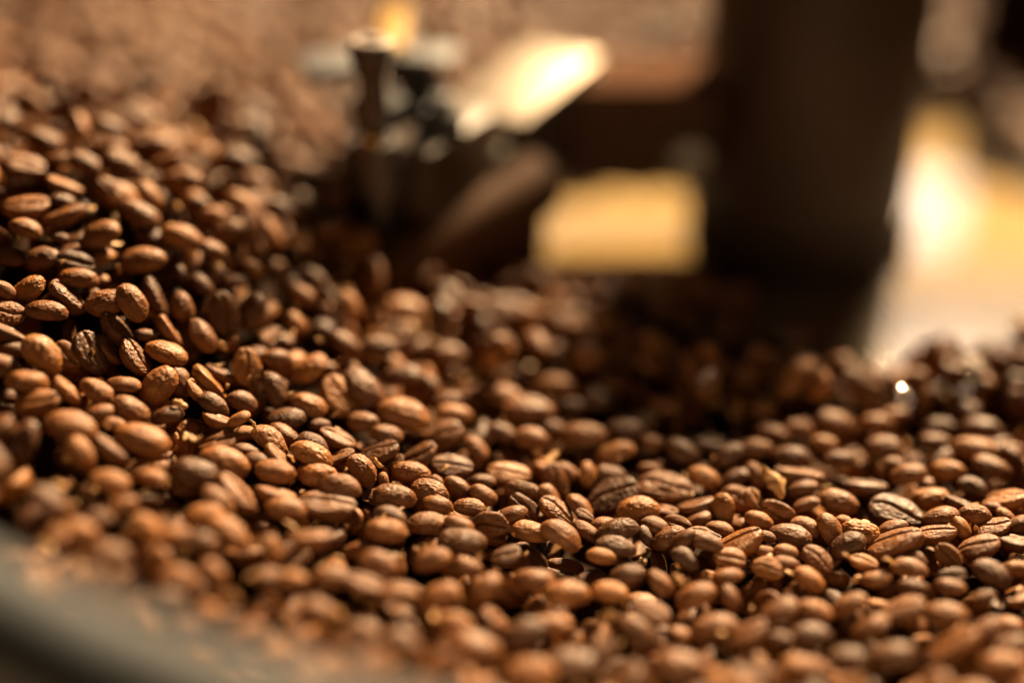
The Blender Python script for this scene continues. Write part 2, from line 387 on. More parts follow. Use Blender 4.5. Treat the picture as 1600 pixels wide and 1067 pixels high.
# ------------------------------------------------------------------ coffee beans
LABELS = [
    'blurred creased bean, tenth to the lower left of the long low-slope bean',
    'blurred creased bean, second straight below the dark flat-faced bean',
    'blurred round-backed bean, fifth straight below the upright round bean',
    'blurred round-backed bean, tenth straight below the shaded-front bean',
    'longest blurred round-backed bean low on the left slope',
    'blurred creased bean, eighth to the lower left of the long low-slope bean',
    'widest blurred bean lying level in front of the sharp band',
    'blurred creased bean, eighth to the lower left of the sloping rim bean',
    'blurred creased bean, seventh to the lower left of the sloping rim bean',
    'blurred creased coffee bean lying in the brown bed of beans',
    'blurred round-backed bean, eighth straight below the big slanting bean',
    'blurred round-backed bean, sixth straight below the sloping rim bean',
    'blurred round-backed bean, ninth straight below the bright two-lobed bean',
    'softly blurred round-backed bean, second straight below the steep creased bean',
    'broad pale bean lying level below the slope, slightly blurred',
    'blurred edge-on bean, eighth straight below the widest blurred bean',
    'sharp round-backed bean, first to the left of the steep creased bean',
    'blurred creased bean, sixth to the lower left of the sloping rim bean',
    'large sharp bean with a wide open crease along its top, near the middle',
    'longest sharp bean, its crease split open, lying end to end with another',
    'long pale bean lying level and blurred behind the sharp band',
    'blurred round-backed bean, sixth to the lower left of the long split bean',
    'softly blurred round-backed bean, third straight below the upright round bean',
    'blurred round-backed bean, ninth to the lower right of the widest blurred bean',
    'long bean leaning down to the right at the foot of the slope',
    'sharp round-backed bean, second straight above the long low-slope bean',
    'softly blurred round-backed bean, first to the lower right of the long low-slope bean',
    'sharp round-backed bean, second to the right of the long low-slope bean',
    'blurred creased bean, second to the upper right of the pale flattened bean',
    'blurred round-backed bean, sixth straight below the bright two-lobed bean',
    'blurred round-backed bean, fourth straight below the long split bean',
    'long bean sloping down to the right near the grey rim',
    'golden bean standing upright with its crease outward on the dark slope',
    'sharp round-backed bean, first to the right of the long low-slope bean',
    'blurred round-backed bean, fourth to the lower right of the dark flat-faced bean',
    'softly blurred round-backed bean, third to the lower right of the shaded-front bean',
    'softly blurred round-backed bean, third to the lower left of the big slanting bean',
    'softly blurred creased bean, first to the left of the leaning foot bean',
    'blurred edge-on bean, fourth to the lower left of the long low-slope bean',
    'sharp bean with a deep dark crease behind the long split bean',
    'blurred edge-on bean, eighth to the lower right of the sloping rim bean',
    'steeply tilted bean on the left slope showing its crease',
    'softly blurred round-backed bean, fourth to the lower left of the steep creased bean',
    'blurred creased bean, ninth to the lower left of the long low-slope bean',
    'blurred creased bean, eleventh straight below the shaded-front bean',
    'blurred round-backed bean, fifth straight below the long low-slope bean',
    'blurred creased bean, third to the upper left of the bean below the scraper',
    'softly blurred creased bean, second straight below the long split bean',
    'large bean tilted up to the right with its crease on the front',
    'blurred round-backed bean, first to the upper right of the bright two-lobed bean',
    'softly blurred edge-on bean, fifth to the lower left of the steep creased bean',
    'large round dark-fronted bean with a lit rim on the left heap',
    'golden blurred bean lying level just below the scraper',
    'sharp round-backed bean, first to the right of the big smooth slope bean',
    'blurred creased bean, third to the upper right of the pale flattened bean',
    'blurred round-backed bean, fifth straight below the long split bean',
    'softly blurred creased bean, third to the lower left of the steep creased bean',
    'blurred creased bean, twelfth to the lower left of the sloping rim bean',
    'softly blurred round-backed bean, sixth straight below the big slanting bean',
    'softly blurred round-backed bean, fifth to the lower right of the upright round bean',
    'blurred edge-on bean, first straight above the pale flattened bean',
    'sharp round-backed bean, first to the lower left of the big slanting bean',
    'blurred edge-on bean, eleventh to the lower left of the sloping rim bean',
    'blurred creased bean, fourth straight below the upright round bean',
    'blurred round-backed bean, seventh to the lower left of the long low-slope bean',
    'blurred creased bean, fourth to the upper right of the long pale blurred bean',
    'softly blurred round-backed bean, first to the upper left of the lit-rim heap bean',
    'softly blurred round-backed bean, first straight above the lit-rim heap bean',
    'blurred edge-on bean, first to the upper right of the high heap bean',
    'sharp round-backed bean, first to the lower left of the shaded-front bean',
    'large lit-topped bean high on the left heap',
    'softly blurred round-backed bean, first straight below the dark flat-faced bean',
    'softly blurred creased bean, second to the lower right of the golden upright bean',
    'sharp round-backed bean, second to the lower left of the golden upright bean',
    'sharp round-backed bean, first to the lower right of the big slanting bean',
    'softly blurred round-backed bean, first to the left of the widest blurred bean',
    'softly blurred creased bean, fourth to the lower left of the bright two-lobed bean',
    'softly blurred round-backed bean, fourth to the lower left of the long split bean',
    'softly blurred round-backed bean, third straight below the long split bean',
    'blurred round-backed bean, third straight below the widest blurred bean',
    'softly blurred round-backed bean, second to the left of the long low-slope bean',
    'softly blurred round-backed bean, fifth straight below the shaded-front bean',
    'blurred creased bean, second to the lower left of the sloping rim bean',
    'softly blurred round-backed bean, first straight below the upright round bean',
    'sharp round-backed bean, first to the right of the upright round bean',
    'softly blurred round-backed bean, second to the lower left of the shaded-front bean',
    'sharp round-backed bean, second to the left of the long split bean',
    'softly blurred creased bean, second straight above the sloping rim bean',
    'softly blurred creased bean, second to the lower left of the high heap bean',
    'softly blurred round-backed bean, first to the upper left of the right-edge creased bean',
    'blurred round-backed bean, fourth straight below the shaded-front bean',
    'blurred edge-on bean, fifth to the lower left of the long low-slope bean',
    'blurred edge-on bean, seventh straight below the widest blurred bean',
    'sharp creased bean, first to the right of the steep creased bean',
    'softly blurred edge-on bean, first to the upper right of the lit-rim heap bean',
    'softly blurred round-backed bean, first to the lower right of the dark flat-faced bean',
    'sharp round-backed bean, first to the left of the deep-creased bean',
    'softly blurred edge-on bean, second to the lower left of the steep creased bean',
    'sharp round-backed bean, first to the upper right of the widest blurred bean',
    'sharp round-backed bean, first to the upper left of the widest blurred bean',
    'softly blurred round-backed bean, third straight below the bright two-lobed bean',
    'blurred creased bean, first to the upper left of the bean below the scraper',
    'blurred edge-on bean, seventh straight below the sloping rim bean',
    'softly blurred creased bean, first to the lower right of the broad pale bean',
    'softly blurred edge-on bean, first to the lower left of the high heap bean',
    'blurred round-backed bean, second straight below the widest blurred bean',
    'big smooth round-backed bean in focus on the left slope',
    'blurred round-backed bean, fifth straight above the long pale blurred bean',
    'softly blurred creased bean, third to the left of the high heap bean',
    'sharp creased bean, first to the right of the dark flat-faced bean',
    'sharp edge-on bean, first to the lower left of the leaning foot bean',
    'blurred edge-on bean, third to the lower right of the sloping rim bean',
    'softly blurred round-backed bean, first straight above the right-edge creased bean',
    'blurred round-backed bean, sixth to the lower left of the long low-slope bean',
    'sharp creased bean, first to the lower right of the upright round bean',
    'softly blurred creased bean, first to the lower left of the widest blurred bean',
    'blurred round-backed bean, first to the lower left of the sloping rim bean',
    'softly blurred round-backed bean, second to the upper left of the broad pale bean',
    'blurred round-backed bean, first to the right of the high heap bean',
    'sharp creased bean, first straight below the long low-slope bean',
    'softly blurred round-backed bean, first to the right of the golden upright bean',
    'blurred edge-on bean, second to the left of the high heap bean',
    'blurred round-backed bean, second straight above the wide open-creased bean',
    'softly blurred round-backed bean, third to the lower right of the widest blurred bean',
    'blurred round-backed bean, third to the right of the high heap bean',
    'sharp round-backed bean, second to the upper left of the widest blurred bean',
    'sharp round-backed bean, first straight below the shaded-front bean',
    'softly blurred edge-on bean, first to the lower left of the long low-slope bean',
    'sharp round-backed bean, first straight above the long low-slope bean',
    'blurred round-backed bean, first to the upper right of the pale flattened bean',
    'blurred round-backed bean, first straight above the broad pale bean',
    'blurred round-backed bean, fifth straight below the widest blurred bean',
    'softly blurred creased bean, first to the lower right of the sloping rim bean',
    'blurred creased bean, fourth to the lower right of the widest blurred bean',
    'pale flattened bean blurred in the right half behind the sharp band',
    'sharp edge-on bean, first to the upper left of the steep creased bean',
    'softly blurred round-backed bean, first to the lower left of the golden upright bean',
    'blurred creased bean, second straight above the high heap bean',
    'sharp creased bean, first to the left of the big smooth slope bean',
    'blurred round-backed bean, first to the right of the bean below the scraper',
    'blurred round-backed bean, second straight above the big slanting bean',
    'softly blurred round-backed bean, second straight below the shaded-front bean',
    'blurred edge-on bean, seventh straight below the big slanting bean',
    'softly blurred round-backed bean, fifth to the lower left of the bright two-lobed bean',
    'blurred round-backed bean, first to the left of the high heap bean',
    'softly blurred round-backed bean, first to the upper right of the wide open-creased bean',
    'softly blurred edge-on bean, first to the left of the long low-slope bean',
    'blurred round-backed bean, tenth to the lower left of the sloping rim bean',
    'softly blurred round-backed bean, third to the lower right of the golden upright bean',
    'blurred round-backed bean, first to the upper right of the long pale blurred bean',
    'blurred round-backed bean, first to the lower right of the bean below the scraper',
    'blurred round-backed bean, second to the upper left of the bean below the scraper',
    'sharp round-backed bean with a shaded front, left of the middle',
    'sharp round-backed bean, first to the left of the shaded-front bean',
    'softly blurred edge-on bean, first straight above the big slanting bean',
    'softly blurred creased bean, first to the right of the shaded-front bean',
    'blurred creased bean, sixth to the upper left of the pale flattened bean',
    'sharp edge-on bean, first to the upper left of the big smooth slope bean',
    'sharp round-backed bean, first straight below the steep creased bean',
    'sharp round-backed bean, first to the lower left of the bright two-lobed bean',
    'softly blurred edge-on bean, sixth straight below the shaded-front bean',
    'blurred creased bean, fourth to the lower right of the sloping rim bean',
    'sharp creased bean, second to the lower left of the bright two-lobed bean',
    'sharp creased bean, first to the lower right of the big smooth slope bean',
    'blurred round-backed bean, third to the lower left of the sloping rim bean',
    'blurred round-backed bean, third straight below the sloping rim bean',
    'softly blurred edge-on bean, second to the lower left of the long low-slope bean',
    'blurred round-backed bean, second straight above the bean below the scraper',
    'blurred round-backed bean, third to the upper right of the long pale blurred bean',
    'sharp round-backed bean, second straight below the big slanting bean',
    'softly blurred round-backed bean, first to the lower left of the long split bean',
    'blurred creased bean, fourth to the lower left of the sloping rim bean',
    'blurred round-backed bean, second straight above the right-edge creased bean',
    'softly blurred round-backed bean, fourth straight below the big slanting bean',
    'softly blurred edge-on bean, first straight above the deep-creased bean',
    'blurred creased bean, tenth straight below the big slanting bean',
    'blurred round-backed bean, first to the lower left of the bean below the scraper',
    'sharp round-backed bean, second to the upper left of the big smooth slope bean',
    'sharp round-backed bean, first straight above the dark flat-faced bean',
    'blurred round-backed bean, first straight above the golden upright bean',
    'softly blurred round-backed bean, third to the lower left of the long split bean',
    'sharp round-backed bean, first straight above the widest blurred bean',
    'blurred round-backed bean, first to the upper left of the leaning foot bean',
    'softly blurred round-backed bean, first to the upper left of the sloping rim bean',
    'sharp round-backed bean, second to the upper left of the steep creased bean',
    'softly blurred edge-on bean, first straight above the upright round bean',
    'softly blurred round-backed bean, first to the right of the deep-creased bean',
    'softly blurred edge-on bean, second straight below the long low-slope bean',
    'softly blurred round-backed bean, second to the right of the pale flattened bean',
    'softly blurred edge-on bean, first to the upper left of the deep-creased bean',
    'softly blurred round-backed bean, second to the left of the leaning foot bean',
    'softly blurred creased bean, fifth to the lower left of the upright round bean',
    'softly blurred edge-on bean, first to the lower right of the long split bean',
    'softly blurred creased bean, second to the left of the bright two-lobed bean',
    'sharp creased bean, first to the upper left of the shaded-front bean',
    'softly blurred edge-on bean, seventh to the lower left of the bright two-lobed bean',
    'blurred round-backed bean, second to the lower right of the dark flat-faced bean',
    'softly blurred edge-on bean, first to the lower right of the pale flattened bean',
    'blurred creased bean, fourth straight below the sloping rim bean',
    'blurred round-backed bean, third to the lower left of the long low-slope bean',
    'softly blurred creased bean, first straight below the high heap bean',
    'softly blurred round-backed bean, first straight below the long pale blurred bean',
    'sharp creased bean, second straight below the upright round bean',
    'blurred edge-on bean, fifth to the lower left of the sloping rim bean',
    'blurred creased bean, second straight below the sloping rim bean',
    'blurred edge-on bean, second to the upper left of the high heap bean',
    'softly blurred round-backed bean, first to the right of the broad pale bean',
    'softly blurred creased bean, first to the lower right of the widest blurred bean',
    'blurred edge-on bean, first straight above the high heap bean',
    'blurred creased bean, first to the left of the long pale blurred bean',
    'blurred creased bean, second straight above the pale flattened bean',
    'softly blurred edge-on bean, first straight below the widest blurred bean',
    'softly blurred creased bean, first to the lower right of the golden upright bean',
    'blurred edge-on bean, third straight above the golden upright bean',
    'sharp edge-on bean, first straight below the big slanting bean',
    'blurred creased bean, second to the right of the bean below the scraper',
    'blurred edge-on bean, second to the upper right of the golden upright bean',
    'blurred round-backed bean, third to the left of the sloping rim bean',
    'blurred creased bean, second straight above the golden upright bean',
    'sharp edge-on bean, third to the upper left of the widest blurred bean',
    'blurred creased bean, second to the right of the high heap bean',
    'blurred round-backed bean, seventh straight below the shaded-front bean',
    'sharp round-backed bean, first to the lower right of the shaded-front bean',
    'softly blurred round-backed bean, second to the lower left of the long split bean',
    'softly blurred round-backed bean, first straight above the sloping rim bean',
    'blurred creased bean, first to the upper left of the high heap bean',
    'bright two-lobed bean standing with its crease towards the camera',
    'blurred creased bean, third straight above the wide open-creased bean',
    'blurred edge-on bean, fourth to the left of the high heap bean',
    'softly blurred round-backed bean, first to the upper right of the deep-creased bean',
    'softly blurred creased bean, first to the lower right of the lit-rim heap bean',
    'sharp creased bean, second straight below the pale flattened bean',
    'blurred round-backed bean, third to the upper left of the right-edge creased bean',
    'sharp creased bean, second to the lower right of the upright round bean',
    'softly blurred round-backed bean, first to the upper left of the upright round bean',
    'blurred edge-on bean, third to the upper left of the high heap bean',
    'sharp creased bean, first to the upper left of the dark flat-faced bean',
    'softly blurred round-backed bean, first to the left of the golden upright bean',
    'blurred round-backed bean, fourth to the upper right of the golden upright bean',
    'blurred round-backed bean, third to the lower right of the dark flat-faced bean',
    'sharp creased bean, third to the upper left of the steep creased bean',
    'sharp round-backed bean, second to the lower left of the upright round bean',
    'softly blurred round-backed bean, first to the upper left of the golden upright bean',
    'softly blurred round-backed bean, third straight below the big slanting bean',
    'blurred creased bean, third straight above the long pale blurred bean',
    'dark bean turned so its flat creased face looks at the camera',
    'sharp creased bean, first to the lower left of the right-edge creased bean',
    'blurred round-backed bean, fifth to the right of the high heap bean',
    'blurred creased bean, first to the upper right of the golden upright bean',
    'blurred round-backed bean, fifth straight below the bright two-lobed bean',
    'blurred creased bean, first to the upper left of the long pale blurred bean',
    'blurred round-backed bean, first straight above the wide open-creased bean',
    'sharp round-backed bean, first to the upper right of the long low-slope bean',
    'softly blurred edge-on bean, first to the lower left of the steep creased bean',
    'softly blurred round-backed bean, first to the left of the pale flattened bean',
    'sharp round-backed bean, first to the left of the long split bean',
    'blurred round-backed bean, first to the left of the sloping rim bean',
    'blurred creased bean, third to the right of the bean below the scraper',
    'blurred round-backed bean, second to the lower right of the sloping rim bean',
    'blurred round-backed bean, seventh to the upper right of the long pale blurred bean',
    'blurred creased bean, second to the upper right of the high heap bean',
    'blurred edge-on bean, sixth to the upper right of the long pale blurred bean',
    'softly blurred round-backed bean, third to the lower left of the high heap bean',
    'blurred edge-on bean, third straight above the right-edge creased bean',
    'blurred round-backed bean, sixth to the right of the high heap bean',
    'sharp creased bean, first straight below the bright two-lobed bean',
    'blurred round-backed bean, first straight above the bean below the scraper',
    'blurred round-backed bean, sixth straight below the widest blurred bean',
    'blurred round-backed bean, first to the right of the long pale blurred bean',
    'blurred creased bean, third straight below the dark flat-faced bean',
    'softly blurred round-backed bean, first to the lower left of the broad pale bean',
    'sharp round-backed bean, second to the lower right of the shaded-front bean',
    'blurred creased bean, second straight above the upright round bean',
    'sharp round-backed bean, first straight below the long split bean',
    'crease-up bean beside the right edge, just behind the sharp band',
    'softly blurred round-backed bean, first straight below the leaning foot bean',
    'blurred creased bean, third to the upper left of the pale flattened bean',
    'blurred round-backed bean, first to the right of the sloping rim bean',
    'softly blurred edge-on bean, first straight below the lit-rim heap bean',
    'blurred creased bean, fifth to the upper left of the pale flattened bean',
    'plump round bean standing upright on its end in the sharp band',
    'blurred creased bean, eleventh to the lower left of the long low-slope bean',
    'blurred creased bean, second straight above the long pale blurred bean',
    'sharp round-backed bean, first straight below the wide open-creased bean',
    'blurred edge-on bean, first straight above the long pale blurred bean',
    'softly blurred edge-on bean, second to the upper left of the sloping rim bean',
    'blurred creased bean, fifth straight below the sloping rim bean',
    'blurred round-backed bean, first to the upper left of the pale flattened bean',
    'blurred round-backed bean, first straight below the sloping rim bean',
    'blurred round-backed bean, second to the left of the sloping rim bean',
    'blurred creased bean, ninth to the lower left of the sloping rim bean',
    'softly blurred round-backed bean, first to the left of the right-edge creased bean',
    'blurred round-backed bean, fifth to the left of the sloping rim bean',
    'blurred creased bean, second to the upper right of the long pale blurred bean',
    'sharp round-backed bean, first to the upper right of the dark flat-faced bean',
    'blurred creased bean, second straight above the deep-creased bean',
    'blurred creased bean, first to the upper right of the bean below the scraper',
    'softly blurred round-backed bean, first to the lower left of the long pale blurred bean',
    'sharp creased bean, first to the left of the bright two-lobed bean',
    'softly blurred round-backed bean, third to the lower left of the upright round bean',
]
CHAFF = [
    (-60.45, 218.86, 21.5, 3.03, -10, 20, 'thin curled chaff flake jutting right of the pale striped bean'),
    (-57.11, 211.19, 19.22, 3.43, 10, 10, 'frayed golden chaff flake low on the left slope'),
    (-47.83, 219.75, 16.74, 1.89, -30, 40, 'tiny ragged chaff crumb on top of a small sharp bean'),
    (7.25, 229.15, 2.36, 5.5, 50, 15, 'pale bent chaff strip above the pair of bright lobes'),
    (50.28, 223.69, 0.76, 7.39, -60, 25, 'long pale chaff strip leaning among the beans right of centre'),
    (66.85, 199.3, 0.97, 2.5, 5, 20, 'small flat chaff flake below the long split bean'),
    (-25.19, 217.44, 9.6, 3.09, -20, 30, 'crumbly chaff flake beside the round dark-fronted bean'),
    (59.71, 201.0, 0.77, 2.06, -10, 20, 'tiny chaff flake left of the shell shaped bean'),
    (-40.14, 213.26, 13.36, 2.09, 20, 60, 'short splinter of chaff behind the teardrop bean'),
    (29.32, 194.57, 0.65, 2.91, -40, 10, 'blurred chaff flake in front of the sharp band'),
]
# beans: position in tenths, turn about x, y, z in degrees, length in tenths
BEANS = [
-698,1551,187,89,341,184,85, 736,1805,-17,203,34,192,101, 275,1747,-16,355,4,347,98, -63,1747,24,346,14,349,98, -655,2094,199,358,338,182,101, -716,1697,197,222,349,109,102, -330,2056,87,181,352,183,109, -520,1563,181,169,345,22,88, -580,1654,155,81,69,203,88, -620,1527,196,85,306,236,82, 97,1739,-5,345,359,358,105, -465,1580,151,36,326,34,78, 28,1707,9,347,0,359,90, -773,2082,234,354,341,188,95, -216,2352,82,4,349,178,110, -211,1593,124,269,312,248,108, -849,2212,303,4,50,341,91, -613,1679,207,179,68,239,80, 299,2257,-21,168,357,170,111, 701,2072,-12,193,25,181,109, 34,2479,13,351,2,358,112, 477,1749,-20,4,2,167,83, 345,1854,-29,349,345,3,88, -171,1719,47,18,324,144,89, -293,2394,114,344,43,332,110, -654,2233,222,345,37,223,93, -559,2051,157,358,344,184,88, -516,2102,144,7,22,358,95, 752,2596,2,146,335,157,100, 21,1798,9,349,341,17,84, 630,1774,-16,11,15,174,83, -475,1911,133,344,36,341,85, -564,2443,263,185,60,303,90, -596,2183,129,357,320,106,105, 804,1751,-16,354,354,340,83, -89,2023,28,352,7,357,90, 94,1916,-5,352,357,0,86, -335,2355,125,180,45,330,101, -762,1894,208,25,320,167,83, 732,2181,-24,190,7,336,106, -305,1585,121,328,7,85,88, -775,2258,280,172,56,324,93, -837,2027,241,8,313,64,79, -702,1620,182,244,24,331,80, -118,1667,59,280,337,16,75, -645,1795,178,348,20,4,79, -343,2819,228,129,20,192,98, 674,1895,-18,186,24,182,85, 195,2223,-16,172,23,193,110, 145,2410,-5,354,0,356,99, -850,1983,185,132,11,84,98, -720,2488,356,22,358,9,88, -236,2717,116,355,9,0,106, 
-716,2356,333,0,304,148,82, 911,2655,27,222,45,255,102, 554,1768,-17,4,7,168,74, -838,2120,260,143,4,204,77, -565,1507,181,244,1,335,82, 211,1833,-15,10,333,147,76, 459,1881,-20,23,34,201,85, 606,2574,32,52,37,212,105, 88,2070,4,11,338,159,84, -642,1599,185,355,337,255,78, 398,1829,-12,173,333,13,74, -661,1708,204,112,9,32,78, 250,2747,34,142,333,107,98, -804,2507,397,22,331,15,87, -746,2590,408,356,330,181,90, -683,3110,450,3,300,28,105, -216,2116,57,3,350,178,85, -808,2717,462,344,336,186,89, 745,1878,-16,7,5,162,76, -509,2347,198,187,302,119,78, -653,2312,248,1,336,181,84, 239,2175,-17,7,351,0,87, -397,2016,104,357,347,182,76, -6,1972,-42,115,325,196,90, 501,1829,-22,356,347,356,76, 608,1845,-19,19,32,194,75, -309,1769,85,14,334,166,71, -742,2026,217,3,310,151,70, -121,1863,37,350,346,16,74, -578,1828,130,135,300,135,78, 322,1930,-21,14,22,191,77, 518,2110,-28,353,356,163,83, -224,2013,60,3,353,181,77, 616,2072,-19,349,28,187,75, -480,2034,128,159,40,337,96, -947,2533,452,192,2,20,90, 933,2382,-17,5,5,162,93, -189,1833,66,348,2,4,73, -790,1916,158,31,349,235,98, -283,1636,74,96,67,121,92, -700,2280,260,200,309,152,83, -662,2566,365,357,24,2,90, 853,1984,-14,353,16,324,75, 624,2204,-18,2,6,340,81, -864,2156,279,353,14,14,77, -312,2100,91,358,10,1,79, -427,2103,123,358,345,181,76, 37,1948,3,12,0,179,77, -303,2734,189,219,42,266,92, -403,1578,135,130,353,324,82, -137,2334,49,198,341,17,86, -878,2532,435,194,11,204,88, -306,1872,67,9,356,186,74, -770,2362,330,325,6,189,77, 
48,3014,21,42,306,25,105, -977,2658,485,197,19,13,82, 853,2065,-15,176,23,176,79, -371,2170,112,18,336,172,88, -411,1804,63,202,341,268,95, 950,2314,-16,6,348,150,83, -766,1871,135,2,0,185,95, 418,2081,-19,191,26,191,97, -341,1931,112,199,354,193,75, -533,1777,146,10,338,178,67, -397,2391,165,3,26,206,83, -684,2721,422,17,357,8,84, -649,2099,142,196,356,34,95, -516,2476,249,355,54,239,81, -973,2766,491,358,334,189,87, 405,2518,54,32,350,52,85, -228,1915,64,351,18,352,72, -597,2881,400,353,336,181,92, -448,2189,133,355,37,342,80, -153,2071,30,5,358,183,79, -682,1969,196,13,340,185,71, -690,2162,217,3,329,176,78, 667,2477,-16,355,6,341,88, -223,2468,100,2,6,189,86, -241,1744,65,8,350,179,66, -458,1946,70,165,3,11,80, -245,1857,71,170,18,352,74, 560,2349,-18,10,1,168,84, -864,2313,336,10,344,192,78, -596,2377,250,6,309,152,76, -834,3017,463,197,27,1,88, -837,2367,342,195,316,170,87, -153,2661,131,34,314,79,80, 231,2444,-16,354,354,359,89, -139,1956,40,0,14,196,69, 142,1707,54,267,316,255,80, -46,1904,21,9,29,209,68, -868,2682,475,342,324,181,77, 345,2374,-21,356,335,153,79, -698,2056,206,213,320,167,78, -663,1654,182,35,35,44,68, -457,2319,165,339,54,315,76, 91,2598,-4,356,359,359,87, -140,2605,71,1,359,182,87, -382,2766,171,315,10,227,92, -190,2198,51,353,346,175,79, -280,2173,78,345,44,324,73, 208,2359,-17,338,338,11,87, -116,2248,35,165,355,179,86, 446,3016,4,215,6,345,88, -827,2405,356,12,347,193,78, -749,2180,247,349,327,176,69, 33,2097,-8,11,349,170,80, 
-197,1870,5,204,24,94,95, -355,1812,40,129,14,253,75, -40,2088,17,238,0,1,70, -739,2325,293,202,311,160,84, -539,1730,143,9,342,182,61, -411,1692,110,351,356,17,60, -712,1969,153,254,357,136,102, -553,3997,252,4,310,54,108, 171,2705,11,342,2,191,82, 189,2056,-10,354,6,350,77, 586,1905,-18,348,331,10,67, -511,1706,90,241,310,15,85, 972,2457,-20,2,5,161,84, 170,1931,-11,5,358,173,68, 779,2287,-16,12,20,175,77, 174,1702,-6,160,334,37,98, -274,2532,134,0,7,2,81, -899,2434,385,340,11,198,70, 806,2150,-14,0,20,174,71, -584,2637,346,33,339,23,75, 522,1890,-19,10,351,157,67, -356,2131,95,352,348,181,79, -383,2557,149,90,53,12,85, -523,1943,145,352,2,14,71, -905,2355,362,25,333,21,71, 431,2353,-19,26,32,195,82, 808,2225,-28,354,15,170,76, -655,1993,144,217,9,162,105, 753,2386,-17,4,11,170,77, 690,2255,-16,159,357,345,82, -391,2306,136,1,339,176,76, 242,1887,-17,188,12,342,68, 710,2000,-17,344,356,343,69, -7,2260,9,190,7,355,87, -255,2235,75,182,18,199,85, -29,1849,0,221,31,80,88, 798,1827,-20,340,317,26,83, 566,2295,-18,209,359,166,102, -404,1738,35,198,9,51,85, -698,1840,193,349,30,356,61, -806,2624,442,153,310,166,71, 39,2376,12,8,8,354,74, 430,1987,-68,163,40,192,82, -569,1691,108,124,295,77,95, -451,1739,76,70,299,237,88, -1000,3071,465,85,306,283,102, -116,2407,50,3,350,177,77, -268,1986,23,92,33,166,88, -864,2867,477,358,334,186,81, -86,2515,-6,228,15,1,98, 543,2649,33,78,308,195,88, -336,1996,42,144,338,23,92, -474,2485,185,205,7,73,95, -568,2729,364,346,39,350,83, 
195,2096,-7,15,14,186,83, -83,2748,101,80,324,202,82, -449,2796,228,23,21,91,102, -604,1883,167,344,45,331,61, -543,2674,332,211,295,111,79, -431,2266,124,7,11,198,88, -614,2806,358,135,40,236,85, -96,1801,31,4,351,175,66, -153,2152,42,359,19,349,78, 528,1976,-20,357,23,325,63, -508,1987,141,25,317,152,75, -924,2839,494,246,30,292,82, 84,2252,-5,173,52,290,79, 316,2683,28,283,355,32,90, -990,2653,426,333,23,38,88, 862,2305,-16,350,6,155,70, -693,2534,310,182,324,80,78, 554,2035,-20,196,24,325,64, 952,2528,-22,2,13,167,77, 460,2011,-22,150,357,165,60, 378,2288,-21,357,344,159,69, -1076,3022,499,173,314,229,88, 787,2105,-16,175,345,350,75, -639,2422,288,21,299,121,66, -487,3123,277,14,18,1,84, 828,1793,-13,9,24,177,75, -933,2292,347,214,14,15,77, 315,2034,-22,2,333,147,62, -628,2533,291,74,323,4,90, 205,1982,-16,12,12,184,67, 39,2825,31,327,53,91,100, 791,2037,-16,223,25,319,58, 890,2117,-11,188,22,174,76, -585,3040,411,2,26,312,85, -501,2707,311,147,57,325,80, 68,1833,0,354,3,355,67, -22,2604,87,342,64,36,82, 322,2544,-18,359,5,349,75, -555,2231,184,8,325,169,66, -795,2165,260,150,45,344,66, 491,2380,-19,354,351,354,77, 647,2114,-21,350,359,162,76, -510,1865,153,0,338,178,56, -35,2809,66,310,3,344,108, -397,1835,100,355,13,2,62, 356,2924,12,307,326,187,92, -794,3919,304,107,12,251,102, 329,2853,12,23,334,211,92, -935,2475,429,9,23,10,65, 1076,2698,7,239,355,135,80, -610,3245,355,342,53,328,105, 84,2162,-5,183,331,154,77, -405,3313,233,261,345,182,85, -332,1698,89,351,19,353,54, 
183,2560,-14,358,15,346,75, 744,1787,-67,178,39,163,88, -243,2285,82,4,349,179,68, -78,2128,24,5,351,175,65, 393,2562,-68,46,319,177,80, 683,2000,-62,300,49,121,85, 942,2209,-16,193,22,173,91, -290,2310,96,346,0,169,66, 410,2646,42,268,318,306,88, -404,1893,112,38,310,124,58, -687,2422,312,228,301,138,84, 402,2862,6,215,8,286,85, 400,2179,-22,30,67,261,75, -708,1571,129,286,5,37,72, 106,2772,38,62,29,130,85, 291,2093,-20,15,26,194,70, 53,2645,75,303,9,298,85, -575,2054,115,359,320,270,92, -454,1677,69,150,311,73,82, 534,2435,-18,357,3,346,73, -482,1806,134,18,319,151,54, -556,1878,152,4,5,5,58, -607,1611,158,295,67,95,62, 893,2247,-15,5,12,330,63, -641,1826,112,29,345,142,95, 158,2745,-52,192,356,356,85, 868,2152,-11,8,347,347,66, 756,2375,-64,270,37,358,85, -57,3029,41,184,38,194,85, -71,2316,27,354,36,318,64, 22,2202,3,224,16,348,78, 262,1967,-20,348,34,319,59, -923,2693,480,5,357,4,58, -833,2770,475,352,352,194,65, -758,2821,461,350,9,178,63, -729,2772,447,198,21,204,74, -892,2613,462,166,27,7,73, -736,2649,423,351,51,343,69, -888,2565,446,6,347,193,56, -873,2478,410,5,13,13,37, -722,2575,360,356,29,0,79, -852,2461,396,175,10,204,39, -836,2433,378,142,343,190,75, -959,2436,387,344,356,184,65, -943,2331,374,353,324,181,50, -916,2253,327,205,329,183,77, -751,2291,271,199,311,159,71, -652,2365,268,135,53,329,75, -652,2492,325,315,63,291,37, -810,2233,292,214,42,350,62, -903,2225,306,1,14,14,62, -910,2178,297,2,27,6,73, -692,2336,273,0,344,188,46, -710,2212,240,9,348,191,65, 
